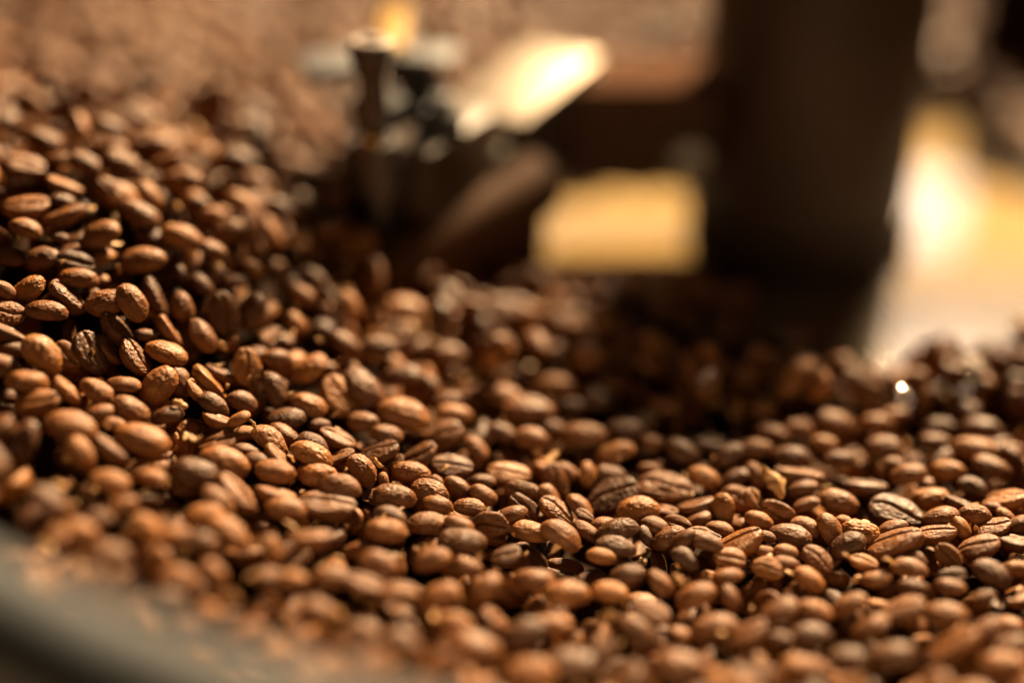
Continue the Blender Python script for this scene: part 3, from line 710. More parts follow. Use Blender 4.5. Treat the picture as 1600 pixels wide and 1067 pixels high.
-631,2280,210,352,312,154,74, -628,2176,194,14,6,200,64, -736,2133,228,12,9,205,58, -708,2117,217,1,20,5,46, -509,2263,172,350,342,181,61, -367,2268,117,7,4,7,44, -560,2339,188,154,29,354,73, -571,2297,190,222,314,156,98, -585,2261,199,176,39,345,61, -543,2201,174,167,22,359,58, -502,2194,178,4,18,205,47, -500,2204,138,17,357,15,50, -428,2224,117,15,323,162,76, -374,2208,112,348,336,172,66, -427,2150,122,153,42,334,70, -537,2154,155,169,9,200,72, -487,2157,131,3,346,183,60, -461,2130,127,353,21,357,57, -331,2243,104,173,24,351,77, -460,2388,191,359,351,186,64, -134,2439,59,355,340,16,66, -177,2255,55,191,334,25,76, -324,2202,91,185,13,197,61, -239,2161,65,35,306,108,33, -141,2187,44,4,327,156,31, -222,2223,62,176,30,209,41, -103,2189,25,359,329,157,64, -55,2170,23,6,337,164,61, -56,2220,18,6,359,181,54, 22,2160,1,209,34,329,71, -138,2118,37,8,347,173,63, -219,2057,58,356,18,352,63, -96,2059,39,1,343,169,59, 1,2129,9,8,12,189,61, 106,2291,-8,356,23,340,53, 71,2204,-3,11,319,139,54, 128,2182,-13,14,327,147,64, 296,2185,-23,183,5,349,44, 352,2201,-22,156,344,3,78, 175,2132,-20,5,2,354,58, 267,2133,-23,8,351,166,61, 311,2144,-26,220,9,345,56, 137,2155,-11,175,338,159,38, 139,2115,-20,18,334,155,63, 250,2110,-27,16,319,130,48, 316,2073,-5,12,34,202,50, 149,2285,-11,330,53,286,56, 194,2291,-16,356,10,348,69, 273,2312,-20,355,355,169,51, 284,2407,-20,354,355,170,55, -15,2523,20,1,347,172,82, 87,2439,-6,354,353,173,53, 217,2631,-17,0,11,349,68, 127,2528,-8,353,357,175,60, 
270,2478,-18,10,27,193,73, -22,2393,13,357,17,349,66, 14,2590,14,8,4,357,61, 397,2412,-20,174,0,350,78, 439,2284,-21,13,28,191,64, 480,2293,-20,348,42,310,61, 653,2341,-16,8,354,349,62, 635,2401,-16,353,358,164,55, 591,2454,-17,358,6,170,64, 478,2535,-19,326,56,278,55, 530,2532,-16,354,357,166,60, 564,2244,-19,342,338,2,66, 439,2232,-31,147,348,160,76, 465,2204,-15,181,319,129,57, 503,2170,-17,231,9,340,69, 562,2194,-20,336,334,6,60, 464,2148,-20,355,11,339,59, 549,2133,-24,3,8,331,61, 592,2118,-18,8,319,125,71, 624,2145,-20,356,358,163,38, 350,2162,-32,17,23,190,64, 358,2109,-23,188,352,164,68, 389,2129,-27,10,352,164,58, 357,2059,-5,354,4,347,59, 470,2100,-21,358,3,345,40, 460,2059,-21,8,1,168,41, 498,2049,-14,352,1,346,47, 636,2027,-19,178,355,159,54, 393,2031,-15,202,0,349,60, 495,2025,-22,354,6,341,51, 858,2191,-12,209,351,152,72, 710,2120,-16,348,337,0,58, 835,2116,-11,6,322,124,48, 930,2153,-17,4,329,132,49, 914,2182,-17,0,359,338,41, 945,2123,-13,3,33,183,61, 731,2033,-16,5,16,328,47, 925,2079,-13,164,357,338,77, 782,1982,-17,209,344,351,54, 902,2002,-15,5,350,343,48, 646,1973,-17,355,348,351,55, 704,1950,-17,354,356,343,55, 770,1950,-17,14,5,162,59, 888,2467,-19,3,352,345,65, 1003,2354,-17,353,32,314,63, 759,2473,-16,0,3,165,68, 801,2504,-16,358,16,172,60, 763,2328,-16,6,5,339,49, 863,2409,-17,358,4,163,64, -554,2837,371,356,346,185,73, -665,2854,432,5,15,7,70, -664,2807,428,13,34,358,43, -501,2798,327,12,27,357,67, -462,2888,295,348,54,331,66, 
-644,2680,391,343,345,187,48, -618,2666,373,352,3,194,47, -599,2553,348,359,26,0,60, -526,2577,291,354,320,167,52, -612,2489,303,13,310,157,59, -554,2525,287,357,357,14,52, -432,2576,234,5,30,352,58, -435,2496,213,348,52,324,52, -339,2499,163,1,37,342,66, -416,2645,234,4,321,165,65, -342,2615,183,313,58,306,74, -166,2475,74,347,49,319,61, -723,1819,195,339,45,335,50, -676,1876,193,9,336,181,47, -649,1914,187,352,351,25,57, -621,2008,178,359,15,6,54, -422,2060,110,157,17,359,77, 381,1926,-20,22,316,116,51, 384,1984,-22,17,16,182,59, 451,1819,-17,6,2,167,45, 819,1919,-17,344,329,5,51, -79,1956,25,6,344,169,58, 162,2031,-12,351,6,351,58, -11,2004,13,170,15,193,57, -358,1824,109,3,344,178,48, -365,1662,97,353,5,8,48, -475,1721,128,345,25,353,46, -501,1683,133,347,18,1,45, -781,1776,193,8,343,190,46, -1669,3631,335,324,13,288,75, -1722,3385,322,25,41,312,85, -1709,3478,310,43,349,216,100, -1673,3773,307,130,43,173,90, -1723,3243,340,288,302,175,85, -1611,3522,323,326,320,13,90, -1517,2861,371,130,5,235,85, -1541,2881,368,261,343,45,75, -1567,2970,366,70,357,244,95, -1442,2665,383,50,335,230,82, -1399,2788,398,158,302,13,82, -1355,2387,345,156,354,143,88, -1316,2416,362,310,15,345,98, -1343,2490,380,275,28,25,88, -1303,2583,386,344,339,7,82, -1270,2228,275,168,21,239,70, -1216,2239,294,137,347,181,60, -1224,2313,328,97,342,100,80, -1226,2423,369,174,19,331,82, -1244,2503,392,180,332,328,80, -1166,2030,204,343,0,194,88, -1241,2139,243,200,5,342,88, -1209,2156,265,46,326,170,68, 
-1204,2359,357,76,307,204,80, -1154,2366,355,45,40,50,72, -1180,3204,329,247,63,16,82, -1168,3263,317,309,303,254,95, -1177,3363,313,210,338,118,72, -1147,3397,279,267,3,89,78, -1178,3437,291,128,297,192,92, -1148,3775,270,101,295,37,90, -1091,1928,179,197,338,154,82, -1137,1977,209,186,313,181,80, -1089,2049,223,315,339,70,85, -1097,2293,324,132,340,232,80, -1092,2407,365,229,357,311,75, -1143,2414,377,185,34,137,80, -1112,2729,433,273,337,331,90, -1069,2963,397,357,30,261,88, -1089,3090,360,291,318,280,102, -1101,3244,307,148,346,201,82, -1104,3315,292,87,16,298,75, -1123,3382,293,156,59,320,88, -1087,3495,277,43,73,173,85, -1087,3592,260,226,20,239,88, -1080,3708,257,111,38,210,82, -1105,3763,260,100,304,39,80, -1034,1879,172,277,354,93,78, -1071,1987,206,134,0,194,88, -1042,2037,223,131,306,313,70, -1036,2313,318,35,0,217,75, -1048,2359,353,10,68,201,82, -1005,2392,356,212,349,306,100, -1060,2446,377,96,356,320,72, -1016,2496,397,268,23,7,90, -1056,2625,426,53,2,177,82, -1030,2707,434,194,12,161,82, -1060,2777,426,289,14,67,72, -1069,2887,415,175,353,72,90, -1010,2950,412,221,74,4,85, -1058,3022,381,293,350,65,92, -1018,3113,361,32,327,214,88, -1035,3292,293,311,10,139,88, -1018,3380,266,342,353,43,82, -1052,3441,269,29,26,307,82, -1026,3491,269,126,14,214,102, -1061,3662,252,129,25,270,82, -995,1825,152,322,359,304,78, -960,2026,212,254,325,314,80, -984,2086,241,107,54,113,85, -969,2239,290,307,68,123,75, -1022,2271,302,274,7,16,82, -961,2311,309,141,273,105,62, 
-952,2367,330,262,9,7,80, -995,2610,416,287,339,203,70, -962,2733,429,243,3,194,78, -968,2798,432,68,334,285,88, -967,2881,417,358,28,187,98, -964,3001,400,118,63,145,100, -972,3189,329,22,68,205,78, -970,3270,304,337,289,293,80, -970,3334,297,205,313,100,92, -940,3446,268,338,325,337,90, -943,3744,271,167,353,211,70, -887,1770,144,234,330,16,90, -943,1790,150,253,38,46,70, -952,1914,191,172,318,216,100, -897,1986,189,158,40,201,75, -932,2086,211,44,344,103,88, -910,2153,239,129,336,221,88, -912,2342,287,351,24,281,68, -871,2394,315,13,21,226,85, -902,2464,340,217,1,25,72, -911,2505,376,142,34,3,75, -917,2583,407,194,326,90,92, -866,2674,421,24,53,65,80, -886,2787,409,12,3,85,90, -899,2871,419,305,330,34,78, -900,2935,405,102,354,305,82, -924,3012,380,225,358,82,80, -906,3071,363,283,321,295,82, -882,3145,336,311,343,37,92, -928,3194,313,338,326,226,82, -874,3463,257,222,345,102,95, -843,1711,123,208,27,314,65, -848,1794,146,227,7,328,85, -858,2041,195,308,17,94,82, -847,2171,229,85,16,127,82, -874,2229,257,296,316,69,85, -823,2245,244,280,11,34,90, -831,2336,275,93,45,279,65, -827,2403,311,164,339,40,85, -817,2486,352,22,22,182,98, -848,2533,369,338,13,51,92, -851,2622,399,124,17,299,88, -738,2679,370,318,349,338,60, -808,2713,398,154,12,186,85, -826,2768,418,241,31,64,80, -827,2933,405,331,315,297,90, -782,3295,277,77,352,220,75, -860,3343,278,10,28,289,88, -850,3397,264,235,10,182,88, -779,1625,104,241,358,16,70, -796,1763,139,213,40,211,80, -773,1810,146,38,53,161,72, 
-786,2000,162,161,4,117,88, -777,2062,173,268,23,340,72, -775,2120,183,249,24,27,88, -778,2175,207,82,17,247,95, -740,2243,208,231,333,158,85, -771,2281,233,304,26,336,82, -743,2359,260,96,24,267,90, -781,2429,300,209,27,251,72, -786,2500,313,150,346,199,72, -752,2539,336,247,340,180,78, -741,2649,367,207,358,160,72, -758,2737,376,356,339,159,82, -773,2801,408,188,3,75,88, -781,2856,415,14,47,131,88, -763,2919,404,217,21,173,85, -802,3027,387,215,339,90,90, -727,3288,281,277,335,20,85, -766,3446,243,156,322,136,82, -736,1590,87,189,27,269,78, -716,1631,107,273,5,317,92, -736,1728,132,73,353,204,108, -731,1807,134,170,5,88,78, -695,1868,133,208,12,217,68, -706,1912,144,305,318,353,70, -703,2052,131,2,16,320,65, -709,2112,162,305,335,356,70, -673,2190,160,141,356,182,75, -687,2267,197,200,316,31,78, -706,2403,270,324,312,311,75, -680,2475,266,355,33,258,78, -723,2605,330,32,16,21,88, -699,2669,359,242,14,274,85, -696,2769,380,136,305,139,78, -671,2805,376,148,20,226,78, -715,2860,387,34,19,333,92, -700,2902,398,154,69,205,80, -702,2993,382,88,309,267,90, -757,3088,361,153,14,309,95, -713,3148,330,34,12,231,90, -760,3189,320,237,31,302,75, -660,3344,240,15,342,12,88, -684,1573,97,212,290,262,72, -622,1621,88,291,23,196,72, -661,1706,114,121,32,198,82, -679,1775,127,234,4,293,88, -639,1897,135,133,34,90,92, -625,2050,122,23,317,285,62, -643,2148,146,54,53,147,68, -644,2230,161,129,317,161,82, -644,2284,180,238,39,311,82, -625,2348,201,88,340,249,82, -638,2415,218,209,34,334,82, 
-607,2478,254,197,16,213,108, -656,2586,311,211,11,295,80, -643,2632,322,33,311,192,85, -630,2724,341,165,353,43,78, -660,2886,356,155,357,252,88, -638,2948,363,272,28,7,85, -653,3022,342,45,28,84,82, -657,3106,335,149,39,248,65, -697,3213,306,218,324,112,85, -619,3311,213,336,353,304,75, -635,3395,225,96,31,272,90, -633,3522,199,126,27,199,90, -628,3564,183,256,354,345,82, -663,3687,199,252,43,121,100, -586,1657,84,90,5,314,70, -594,1725,110,275,316,60,90, -585,1885,92,193,15,32,90, -591,1955,117,169,17,261,85, -601,2013,109,187,326,146,65, -583,2110,113,300,346,34,75, -556,2238,130,232,345,126,88, -549,2375,167,310,332,125,75, -564,2426,211,203,345,303,82, -572,2492,226,153,326,118,68, -553,2561,241,113,19,266,65, -599,2611,287,268,341,200,75, -576,2665,299,239,306,96,80, -586,2734,325,137,349,61,85, -564,2816,320,176,48,314,75, -561,2878,306,36,335,117,90, -572,2953,323,33,19,289,72, -555,2991,311,258,337,289,75, -550,3282,214,303,19,199,72, -558,3325,202,12,328,108,90, -541,3387,183,126,337,143,102, -547,3447,181,304,314,89,98, -557,3569,154,230,18,24,80, -600,3610,175,202,332,335,82, -589,3693,173,326,332,6,92, -489,1645,65,139,11,92,82, -510,1797,87,78,20,285,82, -512,1868,92,327,326,40,80, -535,1922,104,37,301,218,98, -522,1996,84,226,353,243,72, -538,2044,91,177,18,71,78, -550,2126,80,161,9,284,68, -514,2133,86,280,339,295,70, -501,2316,125,21,21,229,75, -509,2377,144,199,311,100,72, -515,2417,173,318,354,21,78, -505,2527,209,22,6,244,92, -471,2637,225,14,351,295,85, 
-506,2668,252,4,11,137,70, -549,2721,276,34,347,89,90, -488,2857,262,214,40,22,68, -498,3000,266,35,343,189,80, -492,3075,229,52,340,140,75, -494,3188,212,228,353,340,75, -486,3225,187,20,68,358,75, -508,3271,177,7,6,89,82, -486,3402,146,33,300,108,80, -531,3510,154,141,348,282,90, -507,3604,140,134,327,60,82, -541,3626,141,3,31,244,65, -522,3683,143,207,18,231,82, -471,1819,70,113,10,348,68, -474,2053,52,182,18,15,85, -469,2111,66,169,1,134,70, -449,2308,105,194,328,181,78, -450,2363,123,294,42,326,80, -451,2431,149,9,12,212,92, -448,2539,181,297,56,6,78, -440,2631,199,182,10,347,78, -399,2701,174,345,307,269,60, -406,2871,201,325,30,81,92, -405,2939,199,133,347,170,88, -460,3011,224,317,349,313,68, -446,3161,156,40,1,97,70, -427,3219,133,139,324,201,75, -439,3267,155,252,2,343,98, -384,3434,112,35,341,31,92, -423,3579,91,26,28,299,80, -389,1664,44,128,6,315,80, -386,1857,45,94,333,172,70, -386,1935,50,131,22,234,92, -392,1985,42,315,16,54,78, -393,2049,59,311,310,294,95, -388,2116,45,252,28,287,75, -386,2172,68,290,14,310,92, -442,2231,62,205,17,26,88, -388,2435,128,309,340,356,88, -393,2620,164,51,313,314,60, -387,2652,170,92,295,152,82, -375,2810,142,326,25,307,85, -363,2878,158,34,2,340,88, -417,3001,171,1,47,4,95, -372,3046,140,204,2,284,88, -350,3399,62,277,349,102,88, -366,3517,86,290,329,43,105, -376,3583,80,248,359,330,90, -374,3651,81,281,31,327,90, -328,1643,37,283,300,66,80, -355,1698,46,313,356,153,70, -325,1744,40,187,337,4,88, -311,1939,22,283,0,266,78, 
-345,2064,33,212,353,256,88, -299,2088,25,113,26,145,78, -340,2172,37,217,10,311,85, -345,2218,56,60,22,159,82, -334,2274,63,314,314,320,80, -341,2437,92,330,10,55,82, -328,2485,100,38,311,201,80, -321,2531,110,328,40,37,95, -354,2600,137,210,50,17,80, -325,2687,126,245,6,302,85, -304,2789,111,200,3,336,82, -323,2891,116,168,277,277,80, -315,2946,81,352,321,158,95, -293,3146,55,2,318,309,92, -304,3215,44,288,355,156,80, -298,3448,39,83,316,237,105, -295,3624,53,326,318,41,88, -291,1687,32,298,321,333,90, -259,1742,14,102,14,301,85, -237,1803,2,176,38,288,70, -238,1860,1,262,14,94,62, -252,1938,15,145,13,150,88, -264,2041,13,232,322,320,70, -252,2124,12,203,22,93,82, -255,2160,20,19,26,93,78, -308,2216,31,232,25,277,78, -280,2300,40,176,333,247,82, -258,2494,47,334,15,274,90, -258,2554,74,71,338,152,90, -245,2632,74,92,22,225,75, -251,2751,77,158,11,261,95, -259,2868,53,117,36,305,75, -269,2925,25,28,30,62,72, -259,3008,31,38,15,303,100, -243,3065,25,316,42,174,90, -253,3298,4,73,323,230,95, -261,3360,4,36,298,227,75, -260,3617,24,231,8,319,78, -230,1682,15,40,75,120,80, -186,1729,-1,278,346,54,92, -179,1801,4,64,305,335,80, -181,1940,-10,221,330,199,72, -213,1982,8,282,323,278,92, -217,2061,2,347,60,81,70, -202,2119,-6,200,358,291,72, -216,2188,5,164,76,326,62, -240,2241,19,341,321,97,95, -191,2287,10,207,42,23,88, -174,2348,10,125,353,133,90, -212,2417,34,128,7,257,88, -196,2507,54,213,36,250,108, -210,2570,43,209,346,41,58, -209,2634,62,117,332,40,90, 
-215,2786,35,115,32,285,82, -195,2837,14,322,325,124,78, -186,2885,5,244,28,311,95, -209,3025,-10,189,45,61,95, -214,3202,-10,54,47,157,88, -147,3266,-62,118,42,270,80, -168,3490,-19,209,320,1,85, -136,1738,-15,147,331,2,75, -154,1804,-8,269,354,313,70, -137,1853,-18,141,311,115,70, -126,1906,-19,281,354,54,85, -160,2075,-32,194,7,60,92, -160,2138,-13,208,62,275,65, -171,2188,-10,337,306,97,68, -167,2219,-4,245,6,328,92, -137,2282,-3,299,354,74,72, -111,2372,-3,182,324,356,88, -161,2443,7,197,22,267,75, -150,2491,16,183,46,235,70, -150,2571,30,284,336,67,98, -130,2637,10,220,340,158,85, -162,2740,-3,327,9,292,95, -151,2910,-33,243,304,217,70, -114,3459,-39,319,308,312,92, -108,3559,-43,170,341,43,72, -90,1721,-35,146,3,252,68, -102,1793,-26,189,8,279,82, -86,1877,-33,185,5,24,72, -65,1925,-15,32,345,311,75, -74,1964,-34,202,10,276,75, -120,2028,-17,347,47,346,108, -93,2092,-22,177,56,103,82, -107,2190,-47,346,351,219,70, -126,2250,-39,344,2,269,72, -98,2315,-17,219,326,41,80, -74,2410,-14,114,351,76,102, -109,2451,-6,209,329,100,78, -88,2574,-7,42,5,203,82, -83,2658,-7,169,312,93,78, -47,2701,-36,99,343,220,72, -60,2746,-38,47,341,209,85, -78,2800,-27,173,305,110,88, -93,3069,-62,10,51,52,88, -61,3197,-65,185,11,147,90, -42,3294,-72,52,347,42,80, -73,3339,-69,84,16,159,78, -62,3382,-56,24,55,33,95, -57,3463,-72,221,16,291,90, -99,3519,-61,291,349,192,68, -43,1760,-44,167,333,224,62, -49,1823,-38,187,337,147,80, -29,2033,-62,190,354,121,78, -54,2086,-49,142,6,30,58, 
-56,2191,-41,236,1,251,78, -10,2291,-54,147,4,36,62, -44,2346,-36,297,318,157,75, -10,2385,-46,145,359,230,72, -24,2466,-30,89,22,288,88, -17,2530,-43,28,11,302,72, 1,2617,-33,317,29,177,88, -3,2662,-36,158,339,125,98, 12,2704,-50,239,336,357,72, -36,2818,-63,148,40,71,58, 15,2951,-71,247,1,275,85, -35,3078,-66,131,322,215,85, 21,1776,-45,288,16,329,98, 7,1843,-49,245,308,111,62, 45,1923,-55,53,0,254,90, 44,1994,-51,340,63,335,75, 27,2055,-47,44,16,332,88, 9,2085,-53,225,355,15,78, 11,2151,-65,188,7,134,88, 6,2229,-49,124,341,246,100, 20,2343,-43,186,62,349,82, 65,2357,-57,25,63,60,68, 44,2405,-43,204,313,5,82, 41,2473,-58,193,342,235,92, 29,2549,-57,340,346,147,82, 56,2612,-57,38,355,266,85, 55,2685,-49,323,64,104,85, 18,2795,-64,160,355,302,85, 41,2861,-70,265,357,7,82, 115,1724,-59,338,325,300,90, 89,1785,-58,39,17,150,98, 91,1853,-65,9,23,208,80, 90,1911,-69,139,336,219,72, 86,1964,-80,2,6,57,75, 92,2054,-64,160,359,163,82, 68,2120,-62,210,355,253,80, 82,2184,-48,165,353,200,88, 78,2224,-80,357,352,200,90, 74,2280,-50,182,50,110,90, 135,2357,-74,152,10,291,68, 89,2427,-59,134,343,53,80, 106,2501,-79,13,5,81,85, 86,2563,-57,313,317,221,88, 106,2623,-63,267,335,11,72, 102,2659,-62,233,73,82,68, 98,2724,-70,168,355,128,78, 86,2807,-81,10,6,295,100, 138,2887,-44,23,345,302,82, 163,1796,-67,182,12,197,78, 139,1855,-60,123,334,54,90, 144,1898,-76,141,340,134,58, 173,1928,-69,256,353,281,80, 142,2024,-72,297,359,212,80, 178,2393,-69,56,318,5,72, 158,2450,-70,224,343,40,90, 
178,2494,-67,229,341,41,85, 144,2550,-64,4,56,80,72, 152,2602,-71,234,341,208,75, 156,2651,-61,73,34,79,92, 166,2793,-74,208,335,103,65, 158,2884,-86,180,359,170,92, 166,3018,-64,96,43,109,80, 233,1783,-67,136,39,246,75, 243,1845,-68,295,341,162,88, 240,1886,-70,167,1,187,82, 231,1980,-87,356,1,355,85, 211,2098,-85,30,1,114,58, 235,2166,-86,177,2,262,90, 231,2239,-74,3,320,134,68, 259,2362,-72,201,12,80,75, 206,2334,-80,32,342,200,65, 227,2452,-64,96,301,340,75, 227,2496,-58,70,62,213,85, 228,2545,-64,114,307,246,78, 221,2605,-62,138,323,218,88, 228,2677,-72,135,350,254,78, 204,2833,-61,170,316,90,88, 226,2879,-65,136,308,148,75, 215,2996,-68,56,338,218,82, 203,3067,-82,27,2,168,78, 292,1710,-56,36,290,230,88, 273,1785,-65,59,314,117,80, 294,1861,-63,346,308,210,82, 318,1943,-80,33,2,239,78, 310,2003,-64,332,77,151,70, 219,2041,-70,225,354,222,85, 303,2124,-65,82,24,166,90, 304,2242,-69,150,21,95,80, 304,2369,-65,30,42,96,88, 273,2418,-70,335,38,82,80, 281,2480,-68,297,313,285,70, 278,2533,-69,320,346,298,102, 271,2607,-75,336,329,181,75, 277,2672,-60,108,25,323,92, 300,2733,-87,180,358,331,90, 304,2773,-47,66,21,203,75, 305,2841,-65,109,352,264,90, 349,1744,-59,185,49,157,92, 332,1805,-61,269,6,78,90, 372,1872,-64,270,27,347,92, 351,1920,-68,203,317,123,80, 364,2012,-66,215,18,9,88, 371,2084,-75,142,10,116,90, 390,2142,-89,5,3,210,65, 373,2266,-70,247,17,213,80, 362,2290,-71,297,14,50,80, 359,2349,-73,113,6,229,75, 344,2434,-71,176,4,269,78, 348,2532,-62,139,37,72,88, 
330,2578,-64,260,51,112,78, 353,2683,-69,156,342,57,78, 348,2771,-66,90,33,22,82, 348,2814,-62,56,60,123,78, 353,2987,-70,18,329,229,90, 384,1802,-66,192,52,186,72, 439,1880,-72,143,324,118,75, 420,2075,-76,133,29,173,60, 439,2106,-65,139,25,170,90, 431,2166,-62,302,345,328,108, 418,2297,-60,181,294,38,80, 391,2349,-67,309,315,186,78, 379,2467,-68,45,24,88,88, 375,2622,-61,229,49,73,88, 414,2656,-70,266,25,72,75, 391,2752,-65,80,23,220,90, 414,2797,-54,295,289,338,90, 386,2928,-66,156,15,355,92, 418,3111,-68,118,11,108,92, 457,1730,-69,206,38,340,80, 458,1774,-67,296,26,23,80, 490,1889,-56,306,312,91,78, 447,1935,-59,171,64,212,85, 464,2004,-67,137,59,140,68, 478,2055,-87,8,4,195,78, 475,2312,-60,301,62,156,82, 473,2375,-69,60,4,36,92, 454,2424,-73,301,1,264,80, 478,2476,-69,311,27,13,82, 461,2633,-69,116,18,334,82, 491,2678,-76,155,18,139,62, 467,2748,-86,1,0,142,98, 506,2942,-79,330,3,51,88, 524,1761,-69,324,331,173,90, 530,1808,-87,0,359,12,85, 520,1887,-70,260,81,232,58, 507,1938,-67,271,343,163,90, 520,1988,-60,147,317,259,90, 533,2028,-72,50,326,162,72, 522,2121,-66,207,4,44,95, 528,2224,-70,278,23,319,78, 508,2304,-65,99,348,108,92, 593,2463,-72,236,3,19,88, 576,2493,-69,271,343,22,85, 519,2577,-68,68,358,356,90, 539,2630,-67,134,333,95,92, 546,2688,-86,356,1,131,90, 534,2789,-67,308,20,297,92, 569,3145,-68,123,22,33,82, 591,1718,-58,113,290,205,82, 581,1784,-68,38,0,103,75, 607,1829,-69,135,354,132,88, 580,1890,-88,0,0,346,75, 581,1974,-81,16,13,302,82, 
590,2035,-66,208,49,109,75, 601,2089,-67,292,23,76,85, 601,2169,-72,340,29,135,88, 592,2237,-65,180,36,13,82, 595,2289,-75,81,357,159,70, 559,2346,-80,25,1,155,88, 624,2395,-67,171,350,162,88, 642,2511,-71,139,42,228,70, 626,2535,-73,260,359,5,72, 604,2604,-67,177,355,31,92, 627,2674,-70,313,346,38,90, 670,2746,-59,68,312,136,92, 657,1751,-67,135,32,75,80, 676,1828,-75,17,30,355,78, 661,1891,-71,200,15,86,78, 666,2047,-70,68,20,175,80, 649,2118,-69,225,349,309,85, 655,2233,-78,335,1,290,100, 651,2312,-70,271,353,328,82, 670,2345,-90,0,0,290,65, 699,2505,-59,189,311,94,90, 658,2574,-75,21,323,206,68, 681,2646,-66,335,57,245,72, 693,2681,-69,110,12,216,82, 763,1846,-71,201,327,6,85, 714,1920,-65,193,26,18,88, 727,1966,-59,189,79,279,80, 725,2032,-67,151,20,61,85, 732,2337,-89,180,359,40,70, 707,2371,-66,222,61,100,68, 711,2426,-73,145,359,252,72, 756,2539,-73,311,11,165,88, 737,2600,-73,194,1,212,72, 733,2642,-59,75,3,242,68, 829,1733,-73,67,5,122,75, 786,1796,-73,202,17,190,72, 786,1919,-73,203,15,196,72, 786,2088,-70,202,6,72,85, 768,2174,-71,225,354,289,82, 803,2240,-74,254,19,230,68, 786,2286,-71,118,3,81,80, 777,2448,-64,207,47,310,85, 774,2486,-77,319,18,218,70, 788,2568,-84,204,10,284,65, 771,2650,-55,129,289,77,88, 847,1786,-60,78,36,240,78, 883,1851,-73,330,335,339,82, 855,1900,-69,331,326,323,88, 824,1964,-75,133,29,174,62, 860,2059,-71,36,326,139,78, 895,2143,-71,252,19,237,78, 850,2169,-60,203,326,331,98, 828,2287,-59,0,300,200,88, 863,2371,-56,285,40,225,102, 
849,2420,-69,183,351,169,85, 827,2511,-75,116,343,234,68, 836,2577,-70,239,17,237,78, 818,2630,-65,260,21,212,90, 837,2695,-71,38,329,132,80, 916,1910,-75,45,352,262,78, 874,1978,-74,158,7,281,72, 933,2070,-68,209,29,230,95, 958,2139,-60,156,53,204,88, 891,2263,-67,109,31,177,78, 923,2316,-66,83,26,125,85, 917,2385,-89,0,357,262,72, 937,2453,-70,157,7,53,85, 896,2506,-76,293,6,25,68, 884,2601,-88,345,354,333,60, 900,2678,-69,344,29,338,100, 992,1767,-45,123,328,124,78, 995,1864,-72,211,12,277,72, 958,2008,-87,5,2,349,82, 985,2044,-68,89,33,180,78, 1003,2094,-50,185,312,349,78, 1020,2166,-48,66,8,281,102, 967,2241,-66,112,17,318,92, 976,2291,-72,180,24,116,70, 980,2355,-73,221,356,31,72, 1011,2465,-76,45,7,212,85, 951,2491,-55,344,9,59,80, 963,2546,-64,135,343,164,98, 968,2684,-70,82,357,67,82, 1059,1818,-78,219,8,349,80, 1063,1856,-62,268,26,351,98, 1030,2229,-63,73,26,123,92, 1026,2311,-54,161,305,33,98, 1044,2364,-61,307,55,33,82, 1033,2409,-63,256,20,358,98, 1091,2487,-66,289,336,41,88, 1060,2565,-86,175,1,91,90, 1041,2636,-65,247,333,220,90, 1016,2653,-73,85,344,207,72, 1164,1777,-86,0,359,318,92, 1136,1922,-66,124,338,96,88, 1124,1992,-61,17,49,168,90, 1101,2095,-63,192,27,221,92, 1114,2173,-63,176,17,132,95, 1110,2222,-55,153,347,356,88, 1114,2553,-57,113,328,109,105, 1129,2620,-75,217,343,332,82, 1081,2711,-87,357,0,6,88, 1040,2776,-71,53,18,352,85, 1191,1955,-67,64,343,276,90, 1396,2037,-57,198,318,270,98, 1258,2216,-87,348,0,128,68, 1156,2760,-76,55,337,278,65, 
1173,2837,-67,261,357,301,92, 1271,2130,-69,90,350,123,85, 1278,2366,-88,0,359,276,82, 1239,2496,-63,162,344,44,95, 1210,2655,-56,353,72,237,88, 1248,2808,-62,201,29,280,92, 1424,2329,-88,2,2,111,78, 1365,2423,-61,311,321,139,100, 1306,2484,-63,64,50,122,82, 1285,2586,-68,38,327,225,88, 1252,2693,-50,42,291,200,100, 1317,2721,-74,185,358,310,70, 1362,2486,-67,150,2,86,90, 1449,2640,-80,216,12,341,70, 1395,2648,-60,259,319,68,90, 1345,2649,-68,299,344,90,88, 1369,2715,-66,225,28,268,85, 1327,2863,-70,5,324,179,85, 1437,2701,-67,225,344,131,90, 1555,2712,-68,152,10,220,85, 1425,2843,-70,85,349,119,80, 1541,2833,-66,216,359,131,92, 1457,2937,-68,156,8,5,90, 1436,3192,-88,179,351,350,65, 1532,3006,-66,72,359,124,98, 1520,3137,-55,29,296,321,92, 1488,3192,-67,270,284,324,62, 1469,3222,-76,268,17,6,60, 1567,3078,-64,136,345,200,98, 1574,3290,-66,304,319,8,82, 1542,3394,-73,195,6,254,72, 1600,3187,-88,183,0,323,75, 1624,3260,-69,210,336,156,80, 1593,3354,-53,293,51,77,105, 1598,3522,-74,222,6,346,92, 1605,3576,-69,143,11,323,80, 1681,3321,-85,5,1,163,98, 1676,3495,-72,213,16,265,95, 1725,3484,-88,180,359,313,78, 1655,3595,-60,135,289,81,78, -1686,3386,346,289,347,284,75, -1712,3447,368,229,31,239,82, -1695,3541,344,67,354,184,85, -1648,3629,365,161,323,217,70, -1728,3602,352,186,13,256,85, -1711,3715,319,3,326,333,92, -1642,3797,341,7,312,250,75, -1627,3120,325,351,2,39,78, -1704,3319,341,258,16,337,100, -1606,3386,365,163,311,269,108, -1647,3459,346,18,0,75,82, 
